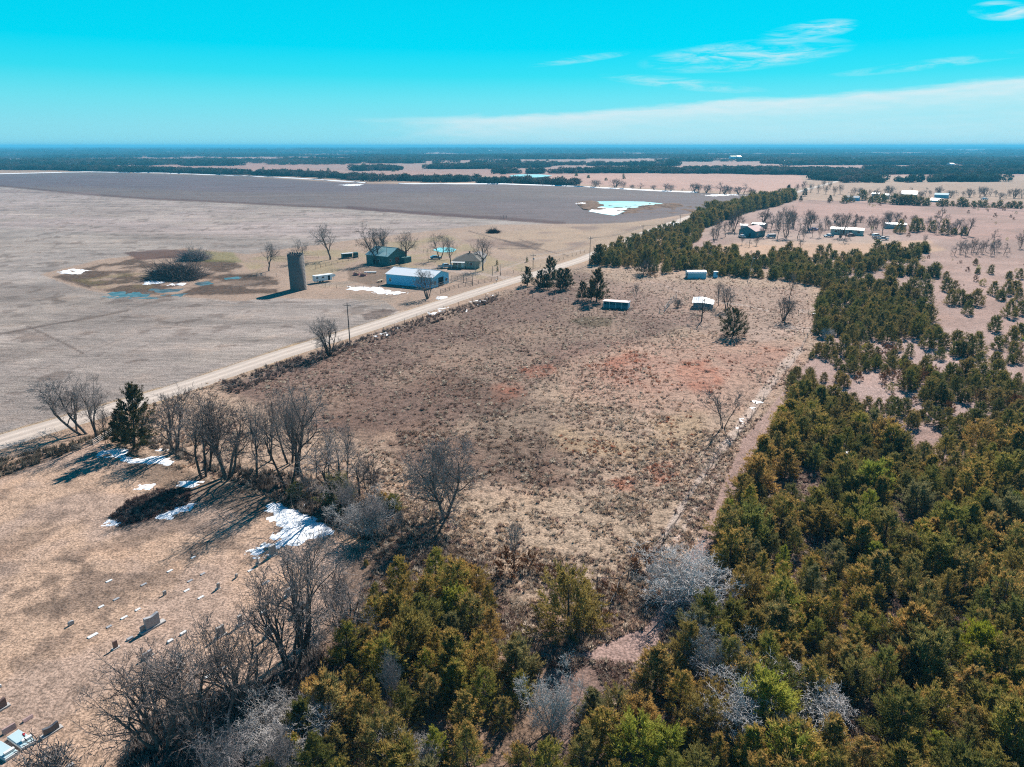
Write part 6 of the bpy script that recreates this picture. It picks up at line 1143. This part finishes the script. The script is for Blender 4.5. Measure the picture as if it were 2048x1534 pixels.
fence([(884, 587), (920, 575), (960, 567), (998, 560)], 3.2, 'yard fence between the white shed and the road', 1.3, ('rail', 3), .07)
fence([(1004, 551), (1030, 546), (1062, 539), (1095, 531), (1130, 519), (1172, 505)], 4.5, 'wire fence beside the road right of the farm gate')
fence([(676, 576), (700, 577), (730, 576.5), (760, 574)], 3.0, 'low wire fence before the cattle yard', 1.1)
fence([(634, 538), (655, 533), (678, 527), (700, 522), (720, 517)], 3.6, 'rail fence below the big bare tree', 1.4, ('rail', 2), .07)
fence([(517, 555), (535, 554), (556, 553)], 3.2, 'wire fence left of the silo', 1.3)
fence([(540, 520), (580, 518), (615, 517), (640, 516)], 4.0, 'rail fence behind the silo', 1.4, ('rail', 2), .07)
fence([(620, 572), (632, 568), (655, 574), (663, 573)], 3.0, 'corner posts by the horse trailer', 1.5)
fence([(820, 503), (850, 505), (880, 506), (915, 507)], 3.5, 'fence in front of the small farm pond', 1.4)
fence([(448, 538), (460, 537), (472, 536)], 2.2, 'short cattle panel in the field left of the silo', 1.6, ('rail', 3), .05)
fence([(1005, 438), (1010, 437.5), (1016, 437)], 4.0, 'small cattle frame at the dark field edge', 2.0, ('rail', 3), .09)
fence([(905, 558), (925, 562), (948, 566)], 3.0, 'corral rails right of the white shed', 1.4, ('rail', 4), .07)
fence([(880, 575), (905, 566), (925, 556), (945, 550)], 3.4, 'back corral rails between shed and house', 1.4, ('rail', 3), .07)
fence([(1068, 596), (1085, 598), (1110, 601), (1140, 604), (1205, 610)], 3.0, 'wire fence below the roadside cedars', 1.3)
fence([(1572, 661), (1593, 663), (1610, 665), (1625, 664), (1618, 674), (1606, 700), (1575, 745), (1530, 800), (1480, 868), (1430, 926), (1380, 1000), (1330, 1085), (1258, 1161)], 9.0, 'long wire fence along the path beside the thicket', 1.25, ('wire', 3), .05)
fence([(1600, 628), (1620, 627), (1640, 622)], 3.5, 'short wire fence by the water trough', 1.3)
fence([(1322, 626), (1332, 624), (1345, 607), (1356, 599)], 2.6, 'broken grey rail fence left of the collapsed shed', 1.7, ('rail', 2), .08, PPALE)
fence([(1637, 597), (1656, 596)], 2.8, 'pale rail gate by the cedar block', 1.6, ('rail', 3), .07, PPALE, name='rail_gate')
fence([(1193, 1244.4), (1206, 1231)], 1.2, 'pair of dark posts joined by a wire below the fence corner', 1.45, ('wire', 1), .06)
e = fence([(1196.5, 1177), (1240, 1178.6), (1257.7, 1161)], 2.3, 'corner brace of three posts with top rails at the pasture corner', 1.5, ('rail', 1), .07, name='corner_brace')
fence([(1240, 1178.6), (1234, 1200), (1222, 1225)], 3.0, 'wire fence running down from the corner brace', 1.2, ('wire', 2), .05)
fence([(230, 868), (190, 893), (150, 905)], 6.0, 'few posts at the roadside by the leaning tree', 1.2)
e = empty('road_sign', at3(996, 566), .5); tag(e, 'small white mailbox on a post at the farm gate', 'mailbox'); MB().tube((0, 0, 0), (0, 0, 1.05), .05).build('post', POLEM, e); MB().box(-.12, .12, -.25, .25, 1.05, 1.3).build('box', TRIM, e)
# ------------------------------------------------------------------ cemetery
GRAN = surf('grey_granite', (.34, .34, .35), .3, 14, .45, .4, c2=(.22, .22, .23)); DGR = surf('dark_granite', (.10, .10, .11), .3, 14, .35, .5, c2=(.05, .05, .055)); PINK = surf('pink_granite', (.40, .27, .25), .3, 14, .5, .4); BRN = surf('brown_granite', (.20, .12, .10), .3, 12, .5, .4)
MARB = surf('white_marble', (.66, .67, .66), .25, 3, .6, .3, c2=(.42, .43, .42)); SLABM = surf('pale_blue_marble', (.42, .55, .57), .2, 2, .4, .4, c2=(.34, .45, .48)); OLDM = surf('stained_old_marble', (.40, .38, .36), .45, 5, .8, .2, c2=(.16, .15, .14)); CONB = surf('concrete_base', (.46, .44, .42), .3, 5, .9, .2)
ga = at3(294.7, 1259); gb_ = at3(340, 1233.5); GRZ = math.atan2((gb_-ga).y, (gb_-ga).x)
def tablet(mb, w, d, h, top='arch', z0=0.0):
    pr = [(-w/2, z0), (w/2, z0)]; n = 8
    if top == 'arch': pr += [(w/2*math.cos(math.pi*k/n), z0+h-w*.22+w*.22*math.sin(math.pi*k/n)) for k in range(n+1)]
    elif top == 'serp': pr += [(w/2-w*k/n, z0+h-.10*w*(0.5-0.5*math.cos(2*math.pi*k/n-math.pi))*-1-.1*w) for k in range(n+1)]
    else: pr += [(w/2, z0+h), (-w/2, z0+h)]
    return mb.prism(pr, -d/2, d/2)
def stone(px, yb, w, d, h, kind, mat, label, base=None, rz=0.0, tilt=0.0):
    nm = {'flush': 'grave_marker', 'slab': 'grave_slab', 'obelisk': 'obelisk_stone'}.get(kind, 'gravestone'); e = empty(nm, at3(px, yb), GRZ+rz); tag(e, label, 'gravestone' if nm != 'grave_marker' else 'grave marker', 'stones of the cemetery')
    z0 = 0
    if base: bw, bd, bh = base; MB().box(-bw/2, bw/2, -bd/2, bd/2, -.05, bh).build('base', CONB, e, bevel=.015); z0 = bh
    if kind == 'flush': MB().box(-w/2, w/2, -d/2, d/2, -.05, h).build('plaque', mat, e, bevel=.015)
    elif kind == 'obelisk': mb = MB(); mb.box(-w/2, w/2, -w/2, w/2, z0, z0+h*.3); mb.build('plinth', mat, e); mb = MB(); mb.lathe([(w*.5, z0+h*.3+.002), (w*.36, z0+h*.9), (0, z0+h)], 4); mb.build('shaft', mat, e)
    elif kind == 'twin':
        for s_ in (-1, 1): mb = MB(); tablet(mb, w*.42, d, h, 'flat', z0); o_ = mb.build('tablet', mat, e, bevel=.01); o_.location = (s_*w*.27, 0, 0)
    elif kind == 'slant': mb = MB(); vs = [(-w/2, -d/2, z0), (w/2, -d/2, z0), (w/2, d/2, z0), (-w/2, d/2, z0), (-w/2, -d*.1, z0+h), (w/2, -d*.1, z0+h), (w/2, d*.35, z0+h), (-w/2, d*.35, z0+h)]; mb.add(vs, [(0,3,2,1),(4,5,6,7),(0,1,5,4),(1,2,6,5),(2,3,7,6),(3,0,4,7)]); mb.build('tablet', mat, e)
    else: mb = MB(); tablet(mb, w, d, h, kind, z0); mb.build('tablet', mat, e, bevel=.012)
    if tilt: e.rotation_euler = (tilt, tilt*.5, GRZ+rz)
    return e
stone(309, 1253.5, 1.45, .34, 1.25, 'serp', GRAN, 'large grey granite headstone on a long pale base', (2.5, .6, .16)); stone(289.5, 1263, .5, .14, .7, 'arch', OLDM, 'small round-topped stone touching the large granite one')
stone(235, 1295, .42, .16, .72, 'flat', BRN, 'narrow brown upright stone left of the large granite one', (.7, .4, .08)); stone(299, 1313, .95, .2, .5, 'twin', GRAN, 'low double stone with two small tablets', (1.15, .42, .09)); stone(365, 1331, .5, .2, 1.05, 'flat', OLDM, 'upright stone behind the wide bare tree twigs', (.7, .4, .12))
stone(146, 1248, .55, .2, .42, 'arch', GRAN, 'small round-topped blue-grey stone alone on the lawn'); stone(333, 1188, .35, .18, .45, 'flat', OLDM, 'small squat stone near the branch shadows'); stone(549, 1110, .75, .35, 1.2, 'flat', OLDM, 'tall dark stained stone beside the snow', (1.1, .6, .15)); stone(519.5, 1129, .42, .42, .9, 'obelisk', OLDM, 'small dark obelisk next to the tall stained stone')
stone(475.5, 1154, .28, .2, .45, 'arch', OLDM, 'tiny leaning stone left of the obelisk', tilt=.15); stone(439.5, 1176, .3, .2, .62, 'arch', OLDM, 'short tilted stone in line with the obelisk', (.5, .35, .07), tilt=.1); stone(582, 1189, .8, .25, .7, 'arch', GRAN, 'grey stone on a pale base behind tree stems', (1.2, .5, .12)); stone(603, 1222, 1.2, .5, .7, 'flat', DGR, 'wide dark stone among the tree stems', (1.5, .7, .12))
stone(484.5, 1249, .42, .25, 1.0, 'flat', OLDM, 'slim upright stone between the two bare trees', (.65, .45, .12)); stone(445, 1271, .8, .25, 1.0, 'serp', OLDM, 'large weathered stone with pale base behind twigs', (1.15, .5, .13)); stone(541, 1270, .75, .25, .95, 'serp', OLDM, 'large weathered stone below the many-stemmed tree', (1.1, .5, .12))
stone(5, 1417, 1.0, .25, .8, 'serp', BRN, 'brown granite stone cut by the left edge', (1.4, .5, .12)); stone(60, 1437, .75, .3, .2, 'slant', PINK, 'low pink slant marker above the marble slabs'); stone(23, 1460, .95, .3, .45, 'slant', PINK, 'pink granite slant stone by the marble slabs'); stone(107, 1463, 1.15, .25, .62, 'serp', DGR, 'dark granite headstone on a pale base right of the slabs', (1.6, .5, .1)); stone(2, 1374, .4, .2, .3, 'arch', MARB, 'small white stone at the left edge')
stone(143, 1535, .6, .3, .3, 'flat', GRAN, 'grey stone top at the bottom edge')
FM = [(263.6, 1277, 'raised white marker below the large granite stone'), (344, 1282, 'pale raised marker left of the bare twigs'), (370, 1266, 'pale raised marker above the bare twigs'), (221.6, 1252, 'thin flush marker left of the granite stone'), (189, 1270, 'long worn grave ledger in the grass'), (206, 1212, 'flush marker, second in the far row from the left'), (236, 1197, 'flush marker, third in the far row'), (279, 1218, 'flush marker in front of the far row'), (251.6, 1234, 'narrow flush marker between the rows'), (290.8, 1168, 'flush marker beyond the far row'), (221.6, 1161, 'faint flush marker farthest out on the lawn'), (343, 1141, 'flush marker under the branch shadows'), (383, 1161, 'bright flush marker right of the squat stone'), (376.8, 1180, 'square flush marker right of the squat stone'),
      (390, 1114, 'flush marker in the darkest branch shadow'), (408.7, 1147, 'flush marker near the tilted stone'), (404.8, 1194, 'flush marker below the tilted stone'), (528, 1223, 'worn flush marker under the tree stems'), (534, 1165, 'oval white marker among thin twigs'), (530, 1089, 'grey slab at the upper snow edge'), (510, 1102, 'flat stone lying in the small snow patch'), (450, 1335, 'white marker deep in the twigs'), (504, 1140, 'thin white marker near the obelisk'), (418, 1352, 'pale marker at the trunk of the wide bare tree')]
for k, (a_, b_, lab) in enumerate(FM): big = a_ in (189, 534); stone(a_, b_, .95 if big else rs.uniform(.5, .68), .4 if big else .3, .16 if a_ in (263.6, 344, 370, 530) else .05, 'flush', MARB if k % 3 else GRAN, lab)
def slab(P, label, blocks, flower):
    q = [at3(*p) for p in P]; c_ = sum(q, Vector())/4; e = empty('grave_slab', c_); tag(e, label, 'grave slab', 'stones of the cemetery'); mb = MB(); lo = [(p.x-c_.x, p.y-c_.y, -.05) for p in q]; mid = [(x, y, .22) for x, y, z in lo]
    mb.add(lo+mid, [(0,1,2,3),(7,6,5,4),(0,4,5,1),(1,5,6,2),(2,6,7,3),(3,7,4,0)]); mb.build('kerb', MARB, e); mb = MB(); i_ = [(x*.93, y*.93, .222) for x, y, z in lo]; j_ = [(x*.91, y*.91, .27) for x, y, z in lo]; mb.add(i_+j_, [(7,6,5,4),(0,4,5,1),(1,5,6,2),(2,6,7,3),(3,7,4,0)]); mb.build('top_slab', SLABM, e)
    bx, by = blocks; p_ = at3(bx, by)-c_; m4 = Matrix.Translation((p_.x, p_.y, .27)) @ Matrix.Rotation(GRZ, 4, 'Z'); MB().box(-.36, .36, -.13, .13, 0, .2, m4).build('name_block', MARB, e)
    if flower:
        f = empty('flower_pot', (c_.x+p_.x-.22, c_.y+p_.y+.1, .47)); tag(f, 'red flowers in a small pot on the right marble slab', 'flowers'); MB().lathe([(.0, 0), (.06, 0), (.09, .16), (0, .16)], 10).build('pot', DGR, f); mb = MB(); RF = surf('red_petals', (.55, .01, .03), .2, 8)
        for k in range(9): a_ = k*.7; mb.lathe([(0, -.05), (.055, 0), (0, .05)], 6, (math.cos(a_)*.09*(k > 0), math.sin(a_)*.09*(k > 0), .26+.04*math.sin(k*2))); 
        mb.build('blooms', RF, f)
slab([(18, 1477), (48, 1499), (77, 1483), (42, 1461)], 'pale blue marble grave slab with a white block and red flowers', (59, 1483), True)
slab([(-22, 1502), (16, 1522), (42, 1505), (6, 1484)], 'second pale blue marble grave slab at the left edge', (24, 1508), False)
# ------------------------------------------------------------------ haze
me = MB().box(-21600, 21600, -21600, 21600, HZ0, HZ1).mesh('haze'); m = bpy.data.materials.new('haze_air'); m.use_nodes = True; t = m.node_tree; t.nodes.clear(); o = N(t, 'ShaderNodeOutputMaterial'); pv = N(t, 'ShaderNodeVolumePrincipled'); pv.inputs['Color'].default_value = (*HAZEC, 1); pv.inputs['Density'].default_value = HAZED; pv.inputs['Anisotropy'].default_value = 0.0
t.links.new(pv.outputs[0], o.inputs['Volume']); tag(link('haze', me, m), 'thin blue air between the fields and the horizon', kind='stuff')
